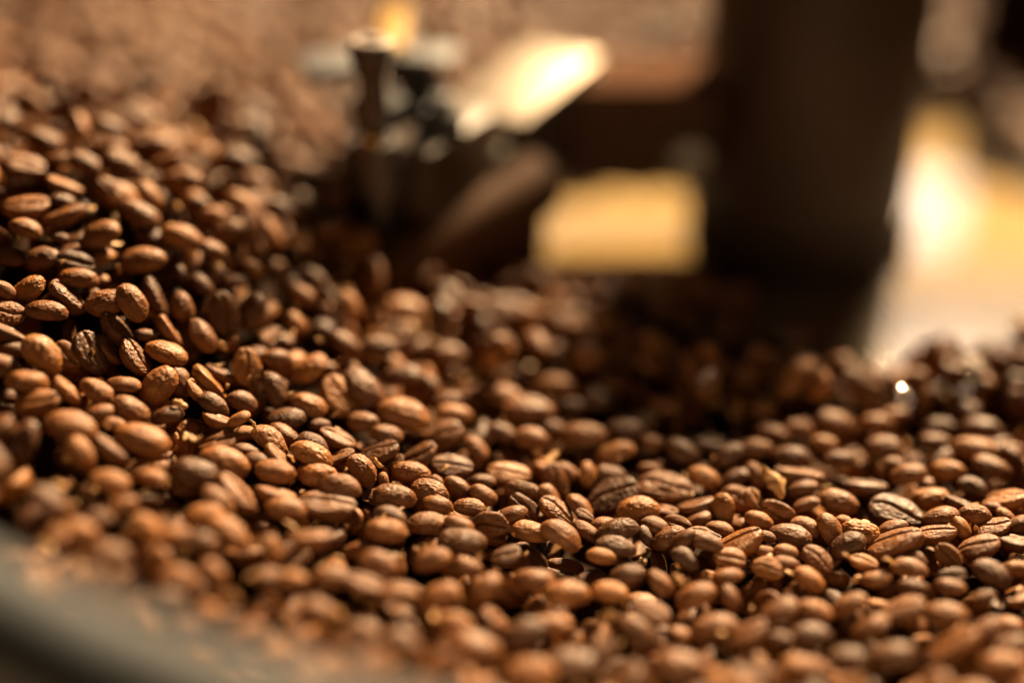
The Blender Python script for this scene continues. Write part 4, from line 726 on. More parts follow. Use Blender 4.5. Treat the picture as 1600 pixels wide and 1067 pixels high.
-1696,3624,401,81,355,229,75, -1620,3580,349,249,316,351,85, -1601,3602,347,91,64,172,85, -1609,3745,331,34,1,216,88, -1616,2940,359,132,357,262,82, -1609,3061,399,285,302,161,90, -1546,3123,389,301,347,9,85, -1563,3240,372,248,354,8,90, -1657,3415,401,221,348,308,85, -1554,3429,318,5,328,320,65, -1543,3502,333,89,35,214,98, -1425,3477,408,157,7,352,80, -1535,3593,344,198,349,61,100, -1549,3662,352,246,312,61,98, -1558,3794,347,139,306,58,85, -1394,3756,354,17,29,182,80, -1543,2915,391,297,347,17,72, -1430,3513,350,22,43,145,90, -1476,3556,358,238,283,22,82, -1448,3642,342,26,37,172,68, -1504,3714,336,12,7,131,80, -1439,3775,326,193,17,17,78, -1491,2704,359,348,6,119,82, -1492,2765,383,34,35,11,80, -1493,2882,409,353,16,77,88, -1456,3432,368,225,354,260,85, -1415,3474,331,321,329,349,90, -1420,3619,319,338,309,335,90, -1447,3705,324,95,332,217,65, -1409,3828,340,9,348,124,102, -1397,2602,370,175,347,255,65, -1502,2596,363,175,5,311,78, -1432,2632,419,39,5,64,80, -1438,2726,407,303,16,315,108, -1383,2897,399,12,22,45,102, -1367,3354,359,27,63,38,78, -1359,3523,344,270,29,109,102, -1352,3597,342,238,53,12,98, -1361,3670,319,211,356,5,70, -1376,3749,316,42,28,93,80, -1330,2273,312,84,29,130,75, -1319,2326,324,198,358,326,75, -1363,2335,350,132,301,71,62, -1385,2434,394,155,310,41,82, -1332,2526,429,324,3,193,90, -1335,2627,413,165,63,75,92, -1302,2675,436,319,44,240,78, -1291,2766,449,139,24,354,85, -1310,2809,452,32,23,143,92, -1286,3431,350,358,47,332,85, 
-1335,3390,340,278,30,302,102, -1318,3465,337,97,293,264,85, -1322,3549,323,262,19,87,82, -1282,3624,320,25,316,302,88, -1295,3690,323,258,73,347,72, -1316,3757,346,222,36,344,95, -1267,2162,280,48,349,255,78, -1318,2198,283,319,334,322,75, -1343,2225,324,88,357,92,75, -1269,2342,350,243,71,256,92, -1249,2395,396,306,75,176,80, -1285,2464,417,336,308,16,92, -1260,2527,421,170,328,201,65, -1248,2578,424,210,14,324,70, -1244,2699,459,155,340,109,92, -1176,3134,389,323,309,205,92, -1230,3158,394,214,39,324,100, -1235,3597,324,53,331,287,80, -1376,3667,361,175,331,124,82, -1240,3672,330,94,70,346,95, -1205,3719,324,197,34,41,95, -1191,3810,331,109,32,172,90, -1230,2118,291,352,332,7,75, -1157,2130,294,119,5,25,88, -1186,2219,351,220,58,334,100, -1180,2329,337,147,329,238,70, -1249,2444,429,195,311,318,95, -1189,2472,409,357,17,245,72, -1207,2539,445,242,11,237,72, -1158,2581,456,71,277,206,72, -1162,2641,477,182,356,319,90, -1177,2748,443,357,12,137,78, -1162,2879,468,129,49,308,82, -1105,2893,446,215,359,135,72, -1185,3331,360,37,301,126,85, -1143,3406,351,154,353,240,85, -1230,3477,332,339,19,201,95, -1162,3507,333,281,305,24,80, -1144,3550,297,356,334,176,80, -1189,3645,322,172,294,307,75, -1246,3760,315,22,31,195,72, -1118,1929,241,270,21,311,90, -1133,1996,256,269,40,60,85, -1112,2144,315,314,340,263,82, -1076,2259,335,29,358,16,68, -1117,2324,342,56,34,207,90, -1102,2388,421,225,82,17,95, -1124,2527,419,5,30,96,80, -1086,2582,431,30,33,315,88, -1076,2754,459,15,351,349,80, 
-1092,2820,438,106,41,198,80, -1117,2863,478,117,302,118,88, -1120,2984,424,192,354,256,82, -1119,3345,337,150,38,181,75, -1092,3446,327,187,13,169,92, -1105,3511,325,188,34,208,85, -1100,3585,314,355,27,56,102, -1129,3629,312,172,78,303,90, -1112,3723,307,84,5,113,78, -1031,3750,301,17,310,324,95, -1050,1889,229,264,19,112,90, -1069,1964,240,25,332,145,95, -1031,1983,268,38,14,133,88, -1015,2039,254,69,357,163,85, -1039,2161,287,311,339,199,98, -1032,2217,329,67,30,64,75, -1052,2301,350,198,348,333,60, -1015,2305,376,308,354,330,82, -1009,2409,416,309,16,103,95, -1081,2462,423,233,3,205,72, -1085,2502,438,33,29,35,80, -1057,2654,452,116,290,179,78, -1003,2755,451,286,349,337,75, -1007,2812,452,302,342,46,82, -1031,3157,397,236,25,22,80, -977,3541,318,308,331,69,78, -1083,3484,384,225,291,117,90, -977,3602,300,44,343,293,68, -1077,3658,290,329,32,157,80, -914,3669,308,5,348,275,90, -978,3765,298,11,347,314,82, -986,1843,203,130,356,189,88, -973,1862,245,337,8,61,82, -1015,1914,230,173,313,254,78, -936,2050,279,300,324,55,95, -991,2098,284,31,8,198,100, -981,2174,290,73,319,126,98, -945,2700,455,9,346,51,75, -944,2824,434,50,283,133,72, -941,3457,293,39,27,148,65, -955,3527,304,229,345,279,102, -941,3605,292,343,350,280,68, -987,3695,274,160,353,177,82, -873,1713,179,323,276,345,92, -929,1769,205,208,25,317,100, -915,1942,197,7,354,273,75, -910,1974,239,68,352,214,88, -890,2039,260,200,339,304,98, -927,2767,445,20,13,86,68, -874,2828,451,212,343,163,68, 
-908,3311,307,3,346,53,98, -853,3486,298,352,41,88,75, -893,3576,290,66,329,212,85, -882,3609,289,57,314,236,78, -810,1664,131,197,23,53,85, -836,1751,159,288,49,291,68, -885,1907,214,146,1,241,90, -811,2450,325,51,19,160,70, -802,2662,411,323,323,183,95, -859,2745,443,38,29,253,68, -838,3310,300,148,41,259,88, -807,3376,320,356,324,32,82, -815,3418,300,86,22,181,95, -886,3443,338,194,67,225,92, -812,3577,293,147,324,324,90, -845,3641,268,297,329,315,70, -841,3721,256,137,312,187,80, -765,1610,137,94,347,3,80, -757,1660,152,91,355,227,78, -809,2830,439,167,311,45,78, -770,2978,396,355,336,250,95, -767,3312,336,39,348,164,88, -781,3359,282,11,326,301,90, -754,3551,280,198,319,246,92, -747,3614,249,329,45,74,95, -815,3677,266,273,14,288,98, -625,3678,257,300,37,94,85, -750,3751,253,352,334,118,78, -809,3771,275,79,294,62,78, -704,2147,177,213,328,288,70, -726,2188,190,201,331,338,72, -686,2377,248,175,6,58,72, -663,2720,373,316,334,145,75, -691,3055,356,76,315,209,85, -709,3352,327,355,33,296,98, -626,3744,284,56,322,316,90, -708,3704,238,107,31,176,75, -681,3750,225,319,306,292,78, -645,1579,145,50,3,287,90, -628,1643,141,303,14,93,70, -646,1719,169,180,355,36,65, -627,2682,340,246,16,18,68, -609,3088,328,336,299,71,78, -638,3170,299,69,306,161,88, -598,3341,259,29,344,93,98, -600,3398,231,52,338,74,85, -621,3447,262,103,296,166,80, -609,3461,192,88,85,129,68, -612,3506,235,198,281,91,82, -571,3530,235,66,5,146,85, -682,3620,236,327,347,32,85, -634,3710,217,187,17,345,68, 
-618,3744,219,95,320,141,82, -599,1563,145,200,42,188,92, -559,1614,138,153,342,88,75, -603,2568,274,68,322,218,68, -406,3364,214,63,55,103,88, -502,3488,234,93,356,254,78, -549,3562,199,214,313,82,78, -537,3638,187,149,340,235,92, -593,3639,212,45,18,200,88, -517,1574,101,241,10,275,100, -399,2830,267,167,14,48,82, -426,3200,196,167,353,156,80, -425,3411,139,54,339,265,65, -507,3585,172,217,14,342,68, -444,3616,155,170,313,41,75, -574,3674,162,43,5,213,90, -434,1624,86,325,327,339,65, -411,2819,196,156,15,84,78, -384,2905,236,296,343,272,82, -390,2969,221,56,8,155,70, -387,3039,207,270,14,20,68, -370,3093,205,198,340,150,75, -400,3265,193,344,333,261,82, -381,3380,137,103,61,353,88, -349,3416,143,312,32,222,72, -414,3458,144,43,25,173,78, -451,3507,126,250,9,356,80, -472,3561,146,77,330,215,92, -456,3666,132,3,347,337,78, -390,1610,96,121,348,15,65, -320,2816,185,211,334,271,90, -345,2899,190,23,33,77,80, -266,2957,110,5,1,89,58, -325,3027,178,287,26,41,90, -339,3111,98,178,22,37,70, -362,3154,152,347,23,272,80, -340,3213,143,214,66,9,78, -332,3276,117,170,5,89,78, -344,3355,137,81,347,47,88, -308,3352,90,201,12,219,78, -256,3347,73,65,14,333,68, -309,3486,115,135,23,203,105, -385,3558,146,127,328,274,100, -409,3618,129,73,70,158,85, -348,3666,110,258,22,285,70, -335,1593,67,342,12,135,92, -294,2845,138,214,44,313,75, -285,2919,147,286,56,104,88, -176,2951,79,254,313,146,80, -338,2977,126,58,32,167,82, -240,3105,109,337,335,292,102, -340,3169,89,159,347,29,80, 
-310,3226,83,177,3,5,75, -277,3284,87,116,335,236,82, -302,3301,151,143,352,148,80, -287,3497,53,36,63,107,82, -282,3524,86,325,343,319,78, -325,3562,122,14,29,70,90, -313,3617,111,112,315,129,68, -291,1828,21,286,4,182,72, -286,2608,106,270,30,154,78, -235,3013,77,349,334,225,95, -281,3081,72,116,345,58,88, -242,3127,33,28,302,66,98, -226,3181,53,182,327,102,82, -230,3246,27,294,18,331,82, -229,3295,48,35,26,102,82, -228,3400,39,46,338,71,70, -241,3455,44,347,3,50,82, -193,3479,13,265,312,354,80, -220,3526,56,341,349,134,90, -219,3622,68,237,10,7,90, -160,2767,62,216,19,80,98, -204,3056,12,168,27,136,60, -189,3091,17,29,314,243,85, -160,3161,26,242,331,130,70, -135,3203,24,95,14,184,90, -173,3251,-7,192,4,330,95, -195,3344,22,250,37,324,82, -171,3385,25,332,41,193,92, -153,3407,-4,120,359,336,72, -159,3442,20,202,54,10,80, -204,3562,15,256,42,351,95, -185,3585,28,85,325,167,65, -161,1681,-5,201,324,358,90, -158,2836,49,50,3,144,70, -118,2873,41,265,345,15,72, -131,2902,17,147,332,188,72, -131,2954,-31,262,35,298,95, -116,3146,-33,97,53,143,78, -65,3245,8,265,295,104,88, -124,3324,-46,358,3,20,65, -129,3371,-18,290,27,15,78, -97,3420,-10,141,68,231,80, -84,3537,-14,118,60,285,58, -137,3549,-31,324,5,118,92, -127,3589,9,274,31,335,85, -75,1652,28,122,294,87,72, -67,2716,59,61,297,78,92, -90,2778,24,171,51,255,98, -67,2919,24,138,341,203,82, -57,2951,-10,146,307,117,85, -67,3081,-4,137,304,274,80, -78,3267,-50,175,319,87,78, -78,3331,-23,348,331,144,82, -43,3415,-32,68,0,140,72, 
-53,3506,-27,354,344,31,72, -48,3561,-12,51,320,234,72, -48,3601,-15,28,327,264,88, -20,1612,24,75,324,142,90, -33,2126,-24,202,8,84,82, -35,2573,-26,24,35,170,70, -26,2771,17,146,44,229,78, -16,2794,-15,163,338,121,90, -2,2868,9,115,353,295,70, 39,2821,-43,0,353,342,88, 40,2905,-32,315,50,47,75, 46,3035,-42,214,5,35,72, 57,2317,-36,47,57,87,80, 155,2352,-46,221,24,356,70, 108,2798,-10,180,38,282,108, 109,2887,-12,319,335,91,98, 92,2983,-26,203,42,234,95, 143,3031,-11,139,343,284,90, 166,2773,5,151,352,62,95, 180,2830,-5,151,306,115,100, 158,2948,-36,15,34,11,88, 145,3096,-37,171,65,239,70, 207,1935,-56,294,351,284,65, 317,2060,-66,158,314,276,78, 240,2784,-64,246,46,309,80, 228,3040,-50,322,3,176,82, 265,2067,-65,77,347,90,68, 276,2815,-12,109,42,187,90, 246,2957,-36,220,18,78,70, 361,2747,-12,228,18,243,85, 370,2814,-8,226,16,333,68, 312,2897,-31,30,4,60,80, 335,3024,-43,339,343,5,90, 408,1718,-20,69,37,346,82, 404,1758,-33,271,22,269,70, 412,2597,-26,221,339,301,80, 382,2663,-25,174,16,90,78, 445,2817,-18,324,304,249,85, 412,2880,-36,158,341,107,90, 407,3015,-44,159,347,237,82, 448,3031,-63,114,307,83,80, 549,2272,-74,81,32,84,60, 561,2721,-22,92,48,199,90, 490,2773,-28,207,356,278,70, 445,2963,-53,122,359,244,85, 497,3005,-61,164,310,341,85, 510,2673,-15,241,341,73,82, 557,2769,-34,149,31,294,80, 586,2821,-43,301,344,351,82, 588,1915,-51,336,1,276,80, 608,2622,-21,88,33,168,88, 633,2715,-26,356,32,175,88, 641,1943,-59,201,344,322,70, 657,2443,-66,123,49,328,75, 
653,2649,-10,329,303,279,75, 736,1678,-24,44,354,343,90, 710,1861,-59,188,22,112,60, 749,2613,-38,48,343,94,75, 827,1843,-59,38,335,66,65, 895,1741,-8,91,16,81,90, 865,2602,17,338,327,289,70, 913,1820,-26,332,345,309,68, 928,1910,-40,166,355,229,58, 904,1966,-47,157,11,51,80, 1001,1721,-42,295,4,317,58, 975,1845,-38,23,6,49,90, 1047,2017,-40,38,342,136,90, 967,2399,-59,278,81,80,80, 947,2668,-9,58,2,138,105, 942,2729,-69,313,57,301,65, 1053,1815,-13,174,334,199,98, 1093,1867,-29,329,318,249,78, 1091,1929,-50,155,18,244,85, 1018,1963,-23,215,331,191,98, 1044,2092,-22,315,359,272,75, 1085,2166,-26,211,8,120,85, 1060,2232,-1,121,31,322,88, 1023,2727,-45,295,332,321,98, 1139,1853,-71,245,8,288,80, 1192,1878,-60,156,343,180,75, 1174,1994,-22,343,15,319,85, 1162,2038,-54,310,314,175,75, 1100,2069,-41,32,11,289,88, 1090,2347,-32,40,338,246,82, 1171,2369,-24,315,9,111,85, 1093,2415,-26,169,299,250,85, 1166,2461,-19,327,356,273,88, 1100,2640,-23,259,30,122,95, 1091,2736,-30,181,350,316,95, 1093,2796,-59,211,291,37,80, 1182,2135,-61,188,298,103,80, 1201,2257,-25,313,352,12,95, 1225,2464,-28,171,26,238,78, 1167,2574,-35,5,30,77,72, 1150,2645,-18,214,335,95,82, 1169,2779,-31,184,359,140,75, 1122,2819,-70,109,82,150,58, 1265,1967,-69,187,355,97,85, 1347,2091,-75,333,347,264,98, 1278,2281,-83,350,10,266,88, 1234,2373,-34,73,344,181,90, 1283,2437,-64,161,331,14,90, 1221,2530,-34,13,323,77,68, 1228,2603,-31,167,22,22,80, 1164,2705,-36,162,348,93,90, 1254,2749,-36,327,326,212,105, 
1210,2826,-23,223,359,93,72, 1352,2312,-64,135,352,186,100, 1401,2374,-45,247,28,209,90, 1349,2490,-15,68,309,197,80, 1344,2561,-56,25,8,115,85, 1280,2689,-5,295,283,260,68, 1341,2722,-28,113,321,39,85, 1340,2798,-54,4,14,74,68, 1265,2869,-21,332,308,133,80, 1238,2900,-44,21,354,5,85, 1481,2501,-69,272,349,116,85, 1418,2604,-61,314,335,358,62, 1402,2707,-16,24,335,26,75, 1389,2773,-23,66,347,284,80, 1344,2866,-27,341,322,257,92, 1465,2776,-75,205,340,113,85, 1456,2895,-41,346,335,151,108, 1454,3150,-72,90,12,38,70, 1422,2968,-49,219,29,217,85, 1556,3138,-67,73,48,203,72, 1462,3160,-24,11,49,62,82, 1445,3270,-63,9,56,342,80, 1507,3354,-69,305,307,82,65, 1668,3042,-60,285,50,331,88, 1542,3189,-21,33,21,344,82, 1529,3373,-34,57,14,77,88, 1632,3145,-78,144,5,215,85, 1620,3193,-53,333,335,290,85, 1621,3276,-36,29,330,136,90, 1594,3435,-54,21,46,249,85, 1587,3534,-26,350,331,318,95, 1633,3334,-36,37,48,81,75, 1801,3489,-62,298,299,280,78, 1691,3567,-67,35,305,68,70, 1804,3558,-79,39,1,100,75, -1671,3145,348,243,288,70,75, -1589,3213,397,211,23,286,65, -1610,2831,382,22,35,357,108, -1609,2865,366,225,351,51,90, -1526,3032,396,276,73,117,75, -1508,3082,393,74,347,270,72, -1642,3188,375,60,295,285,75, -1525,2661,372,45,320,301,88, -1498,2703,417,44,51,122,70, -1547,2930,449,227,19,1,90, -1436,3044,424,302,25,79,68, -1431,3146,437,7,64,143,98, -1462,3099,398,341,28,319,88, -1370,3220,439,212,4,118,92, -1455,2479,364,166,60,227,102, -1451,2545,362,310,353,55,90, 
-1468,2528,418,149,5,237,78, -1472,2845,457,16,3,173,80, -1423,2801,441,247,29,68,102, -1348,2854,480,339,7,34,92, -1425,2891,443,23,342,336,98, -1380,3011,449,17,33,106,80, -1402,3110,446,157,317,21,92, -1338,3231,392,334,33,84,80, -1302,2350,388,350,322,324,82, -1376,2429,456,280,349,47,82, -1331,2499,463,17,36,323,82, -1299,2563,489,33,43,194,92, -1295,2628,483,146,18,169,102, -1347,2716,441,56,294,292,80, -1364,2778,469,74,43,126,85, -1282,2861,463,150,62,283,68, -1322,2934,430,357,320,345,80, -1350,2966,435,293,353,44,80, -1336,3031,416,2,358,54,72, -1334,3120,413,331,278,341,95, -1290,2173,344,122,295,242,82, -1274,2238,313,23,24,194,80, -1266,2282,315,274,14,26,72, -1309,2305,357,58,10,274,80, -1260,2366,430,44,0,331,75, -1310,2412,428,179,15,173,70, -1241,2556,455,349,3,50,92, -1228,2620,499,112,1,237,98, -1266,2716,491,224,345,318,95, -1250,2786,474,84,80,213,78, -1239,2827,475,306,309,10,85, -1236,2869,487,80,323,189,85, -1223,2990,472,187,52,13,90, -1275,3041,442,60,14,265,98, -1288,3214,392,46,18,72,100, -1246,3271,380,3,345,112,68, -1174,2015,271,60,50,246,82, -1223,2071,259,214,5,224,75, -1166,2132,347,149,21,190,98, -1188,2181,378,134,29,203,85, -1227,2272,351,127,2,188,78, -1226,2296,390,305,347,6,102, -1165,2419,393,49,0,235,80, -1224,2484,443,325,345,0,62, -1152,2538,469,57,324,204,82, -1116,2582,490,134,322,99,70, -1119,2678,521,52,313,21,92, -1208,2723,479,317,1,300,75, -1199,2806,468,285,332,73,72, -1170,2758,496,64,41,172,70, -1190,2927,480,41,50,156,100, 
-1151,3046,453,51,13,247,75, -1196,3069,442,96,75,118,70, -1169,3213,430,144,54,301,82, -1043,3384,364,320,4,8,80, -1132,1975,321,349,316,31,98, -1100,2035,308,290,62,182,90, -1119,2080,319,37,340,343,75, -1080,2144,367,171,346,22,75, -1127,2199,332,314,6,58,70, -1142,2272,362,256,13,220,68, -1123,2427,458,75,332,260,92, -1174,2504,449,186,320,150,68, -1111,2529,493,55,319,58,85, -1055,2570,481,35,44,214,65, -1097,2647,468,76,335,305,80, -1124,2718,520,218,322,38,95, -1121,2772,469,305,20,88,85, -1148,2990,462,63,21,49,85, -1092,3076,454,8,350,10,82, -1174,3153,459,238,0,54,92, -1137,3148,407,50,22,98,82, -1088,1914,288,14,312,205,85, -1092,1984,304,44,318,33,78, -1045,2034,292,335,12,88,75, -1077,2097,299,144,340,237,68, -1009,2153,335,21,354,17,102, -1068,2189,382,107,322,138,68, -1080,2296,402,111,319,253,88, -1042,2371,423,287,311,128,68, -1031,2451,460,298,0,353,78, -1043,2536,464,190,347,25,60, -1018,2556,504,115,341,91,78, -1049,2648,513,127,348,140,80, -1068,2842,506,301,350,259,78, -1092,2896,489,151,338,147,70, -1096,3197,438,275,20,35,82, -1032,3139,444,198,22,60,85, -956,1800,271,174,340,185,92, -1007,1954,231,39,39,78,82, -976,1986,251,217,67,41,82, -984,2038,317,74,45,191,78, -1041,2088,320,340,9,234,62, -988,2222,350,75,62,332,62, -963,3067,485,64,294,249,70, -867,3214,443,307,13,61,80, -979,3187,432,57,16,238,70, -933,3237,422,83,10,172,98, -924,1763,252,219,1,202,80, -899,1849,225,220,337,21,98, -922,1873,284,79,287,252,88, -960,1926,264,150,330,160,82, 
-908,1986,299,152,341,332,82, -896,3185,424,168,46,20,75, -809,1698,177,105,303,238,95, -852,1684,226,173,14,277,75, -855,1778,223,320,63,221,88, -863,1915,274,45,25,316,105, -855,3259,390,193,355,2,98, -781,1640,190,325,332,108,88, -786,1683,167,131,71,280,72, -822,3201,391,316,1,20,70, -654,3313,365,293,340,313,78, -785,3281,394,164,311,15,98, -744,1579,179,251,12,5,72, -613,2980,437,328,336,54,78, -678,3194,386,130,35,176,95, -652,3286,323,260,48,104,102, -642,3084,402,127,318,196,72, -405,3066,286,233,331,258,75, -523,1564,156,196,353,281,78, -503,2784,272,71,3,109,88, -404,3021,264,161,21,80,90, -364,3101,226,342,348,246,78, -306,3125,153,247,61,142,85, -393,3197,225,7,316,200,75, -429,1514,130,131,68,302,82, -329,2974,174,353,29,110,72, -353,3314,165,143,340,114,88, -248,2927,149,102,42,74,70, -263,2991,149,177,12,295,75, -290,3198,132,142,325,346,75, -250,2886,136,336,317,318,90, -183,3069,79,56,8,133,72, -205,3212,88,42,5,70,92, -172,3267,46,348,308,139,92, -150,2742,98,192,19,317,80, -185,2860,121,263,350,54,70, -193,2969,33,229,9,313,68, -171,3010,63,197,293,79,72, -144,3099,58,254,30,102,80, -166,3150,77,239,346,14,75, -129,2870,88,98,16,153,68, -126,2953,31,281,9,190,75, -123,2998,50,81,336,22,90, -101,3096,26,356,301,285,85, -39,2757,65,116,51,149,78, -146,2832,87,8,18,301,85, -44,2594,70,103,301,319,65, -57,2654,56,112,14,150,78, -21,2671,59,205,35,310,72, 17,2885,29,31,336,174,102, -20,2995,35,169,325,340,70, -9,3047,29,177,326,33,82, 
-48,3125,-12,354,356,335,80, 51,2756,13,353,19,82,78, 50,2939,-2,147,349,315,80, 238,2987,18,341,33,317,80, 77,3051,-14,351,4,316,70, 148,1649,2,21,17,306,68, 93,2705,22,14,339,246,70, 148,2799,40,192,20,91,82, 219,3005,-20,11,354,353,80, 187,3065,-9,73,339,213,78, 221,2812,34,129,330,198,80, 272,2943,-4,209,338,242,88, 276,3070,-39,323,11,290,78, 285,1635,-2,10,326,63,88, 300,2622,33,28,29,51,58, 311,2738,0,322,41,43,72, 271,2777,2,237,16,331,75, 254,2874,2,304,7,222,85, 295,2995,2,308,353,296,95, 323,1687,15,44,323,268,62, 369,1683,15,31,335,137,72, 361,2678,7,218,2,259,78, 422,2753,-3,319,309,0,65, 309,2721,42,354,331,241,75, 372,3003,6,289,18,52,72, 350,1627,39,204,349,327,90, 415,2565,22,351,349,264,80, 392,2627,28,218,291,169,82, 469,2687,-7,34,320,273,82, 432,2706,14,278,359,34,70, 482,2774,13,116,9,251,88, 442,3075,3,350,49,41,90, 474,1653,-3,27,335,68,80, 510,2617,20,296,38,9,72, 521,2768,10,222,11,235,65, 521,2856,-36,22,341,293,85, 480,2890,-23,313,24,47,95, 488,2945,-23,299,345,359,92, 502,3036,-17,158,42,125,88, 539,1664,2,204,35,350,80, 579,2624,19,174,48,226,58, 448,2625,34,245,340,243,68, 521,2731,-35,82,56,240,58, 579,2809,14,207,357,87,80, 607,2676,23,176,354,280,92, 636,2789,4,280,0,19,72, 675,1666,16,79,347,273,85, 644,2547,35,137,310,49,72, 680,2602,-12,62,343,318,70, 713,2654,5,320,67,119,92, 737,2708,-27,304,332,151,85, 822,1677,-12,87,22,227,92, 794,2641,-6,345,337,103,75, 857,1668,39,278,29,33,88, 927,1694,19,179,13,327,70, 869,2531,11,218,39,243,58, 
855,2658,-21,353,359,208,85, 936,1744,-14,5,358,260,80, 938,1780,16,308,357,335,82, 936,1874,-4,345,9,123,102, 943,1960,3,136,49,234,88, 904,2729,-19,327,55,89,92, 938,2777,-31,193,297,24,75, 1026,1892,-11,140,21,65,85, 977,1915,-32,75,72,7,80, 985,1995,15,25,304,164,78, 981,2054,2,6,26,310,82, 1026,2186,14,333,21,204,98, 947,2577,37,33,311,226,72, 996,2640,32,160,355,278,80, 970,2736,-8,294,32,209,88, 980,2784,-23,243,17,279,80, 1080,1748,-29,92,76,327,100, 1098,1924,-5,323,27,132,78, 1123,1780,11,90,6,22,85, 1008,1917,24,87,7,307,80, 1091,2008,-13,344,14,277,80, 1166,2108,-14,63,14,151,72, 1122,2194,-6,253,33,356,92, 1094,2243,17,350,340,131,80, 1139,2310,3,264,354,163,65, 1049,2304,11,25,338,91,80, 1025,2631,-19,357,326,252,78, 1014,2673,-11,331,319,325,68, 1100,1780,-56,270,80,273,85, 1285,1906,-67,217,27,330,92, 1132,1927,-13,178,331,86,70, 1177,1944,2,59,323,73,82, 1147,2064,-4,59,315,184,92, 1226,2077,-41,19,352,51,80, 1157,2141,9,291,4,348,75, 1172,2203,-20,274,27,287,62, 1157,2245,27,123,337,188,75, 1111,2349,11,26,355,192,92, 1128,2438,3,154,44,149,98, 1114,2514,5,92,298,347,90, 1077,2573,-24,351,280,7,68, 1057,2762,-13,313,355,48,78, 1221,1952,-42,98,351,95,70, 1256,2092,-75,247,2,105,68, 1222,2136,-61,278,306,262,72, 1222,2180,-50,39,292,210,88, 1228,2232,-48,81,29,176,75, 1238,2315,-13,98,350,210,80, 1231,2414,-24,211,46,18,85, 1190,2484,11,340,332,256,90, 1157,2560,12,325,347,144,98, 1172,2620,15,201,341,144,92, 1128,2690,10,323,335,320,75, 
1385,2177,-69,218,357,230,85, 1363,2277,-69,65,25,8,80, 1307,2376,-47,58,343,85,92, 1283,2439,-17,237,46,92,70, 1261,2455,12,324,2,34,95, 1244,2606,13,162,52,50,85, 1189,2692,-5,172,359,307,88, 1140,2752,-6,212,16,131,65, 1175,2849,-4,308,11,116,65, 1314,2418,-1,323,342,253,82, 1375,2526,-13,156,24,352,72, 1566,2364,-64,129,48,231,80, 1613,2466,-78,10,340,238,82, 1167,2781,26,92,355,240,100, 1323,2740,-28,83,19,238,78, 1266,2822,-9,72,31,327,80, 1305,2848,10,14,3,277,72, 1478,2227,-59,262,32,233,98, 1619,2584,-72,67,352,135,78, 1288,2649,-50,202,298,112,72, 1446,2728,-26,170,332,132,85, 1359,2928,-8,14,354,355,85, 1507,2655,-61,148,356,216,88, 1462,2835,-34,29,23,329,80, 1370,2927,-68,11,45,326,70, 1505,2963,-27,206,287,93,90, 1609,3006,-79,339,24,348,68, 1418,3069,-73,15,30,49,82, 1532,2868,-23,280,331,129,88, 1571,2882,-63,316,313,158,85, 1640,2901,-60,69,315,260,90, 1460,3081,-58,8,52,29,95, 1487,3254,-38,311,14,259,78, 1703,3077,-69,23,35,30,88, 1592,3186,10,253,76,23,68, 
]
HEAP_POINTS = [
    (-83, 232, 34.5),
    (-67, 185, 22),
    (-90, 253, 46),
    (-95, 276, 51),
    (-86, 285, 50),
    (-106, 305, 43),
    (-120, 330, 37),
    (-92, 318, 38),
    (-54, 308, 36),
    (-125, 359, 34),
    (-56, 276, 40),
    (-50, 258, 29),
    (-48, 301, 36),
    (-42, 268, 25),
    (-34, 258, 20),
    (-70, 318, 39),
    (-62, 298, 43),
    (-110, 255, 50),
    (-70, 265, 42),
    (-56, 242, 27),
    (-31, 246, 16),
    (-15, 272, 9),
    (15, 300, -2),
    (-37, 169, 12),
    (-22, 196, 8),
    (-47, 214, 13),
    (-64, 225, 22),
    (-150, 250, 42),
    (-130, 200, 28),
    (-150, 300, 44),
    (-110, 170, 20),
    (-75, 335, 33),
    (-30, 300, 8),
    (-22, 330, 3),
    (-34, 318, 14),
    (0, 300, -4),
    (-12, 290, 2),
    (5, 280, 0),
    (-60, 400, 26),
    (-120, 430, 34),
    (-180, 400, 38),
    (-160, 470, 40),
    (-220, 430, 40),
    (-60, 560, 34),
    (60, 600, 34),
    (0, 430, 14),
    (0, 500, 22),
    (60, 480, 14),
    (60, 540, 26),
    (120, 540, 22),
    (170, 500, 10),
    (200, 440, 0),
    (-60, 500, 26),
    (-120, 500, 30),
    (-10, 160, 4),
    (-5, 230, 3),
    (20, 250, 0),
    (40, 270, 0),
    (20, 190, 0),
    (60, 180, 0),
    (60, 230, 0),
    (60, 280, 0),
    (70, 300, 2),
    (110, 180, 0),
    (110, 230, 0),
    (110, 280, -3),
    (150, 200, 0),
    (150, 260, -2),
    (160, 320, -4),
    (100, 330, -5),
    (45, 330, -5),
    (200, 330, -4),
    (0, 130, 2),
    (60, 130, 0),
    (120, 130, 0),
]
CLEAR_A = [(-4.8, 313.4), (-1.8, 370.6), (9.8, 403.2), (66.5, 403.2), (62.6, 323.7), (49.4, 310.0), (33.1, 305.2), (20.8, 311.7), (7.9, 308.4)]
CLEAR_B = [(116.4, 464.6), (80.3, 313.4), (77.3, 268.6), (85.7, 274.0), (93.6, 282.4), (98.8, 279.5), (102.1, 275.3), (108.0, 280.9), (117.6, 288.2), (133.8, 300.4), (161.0, 370.6), (159.7, 413.3), (156.4, 443.5), (147.1, 464.6), (133.2, 470.9)]
CLEAR_C = [(48.0, 393.4), (118.9, 393.4), (82.2, 271.2), (60.0, 276.7), (53.0, 313.4)]
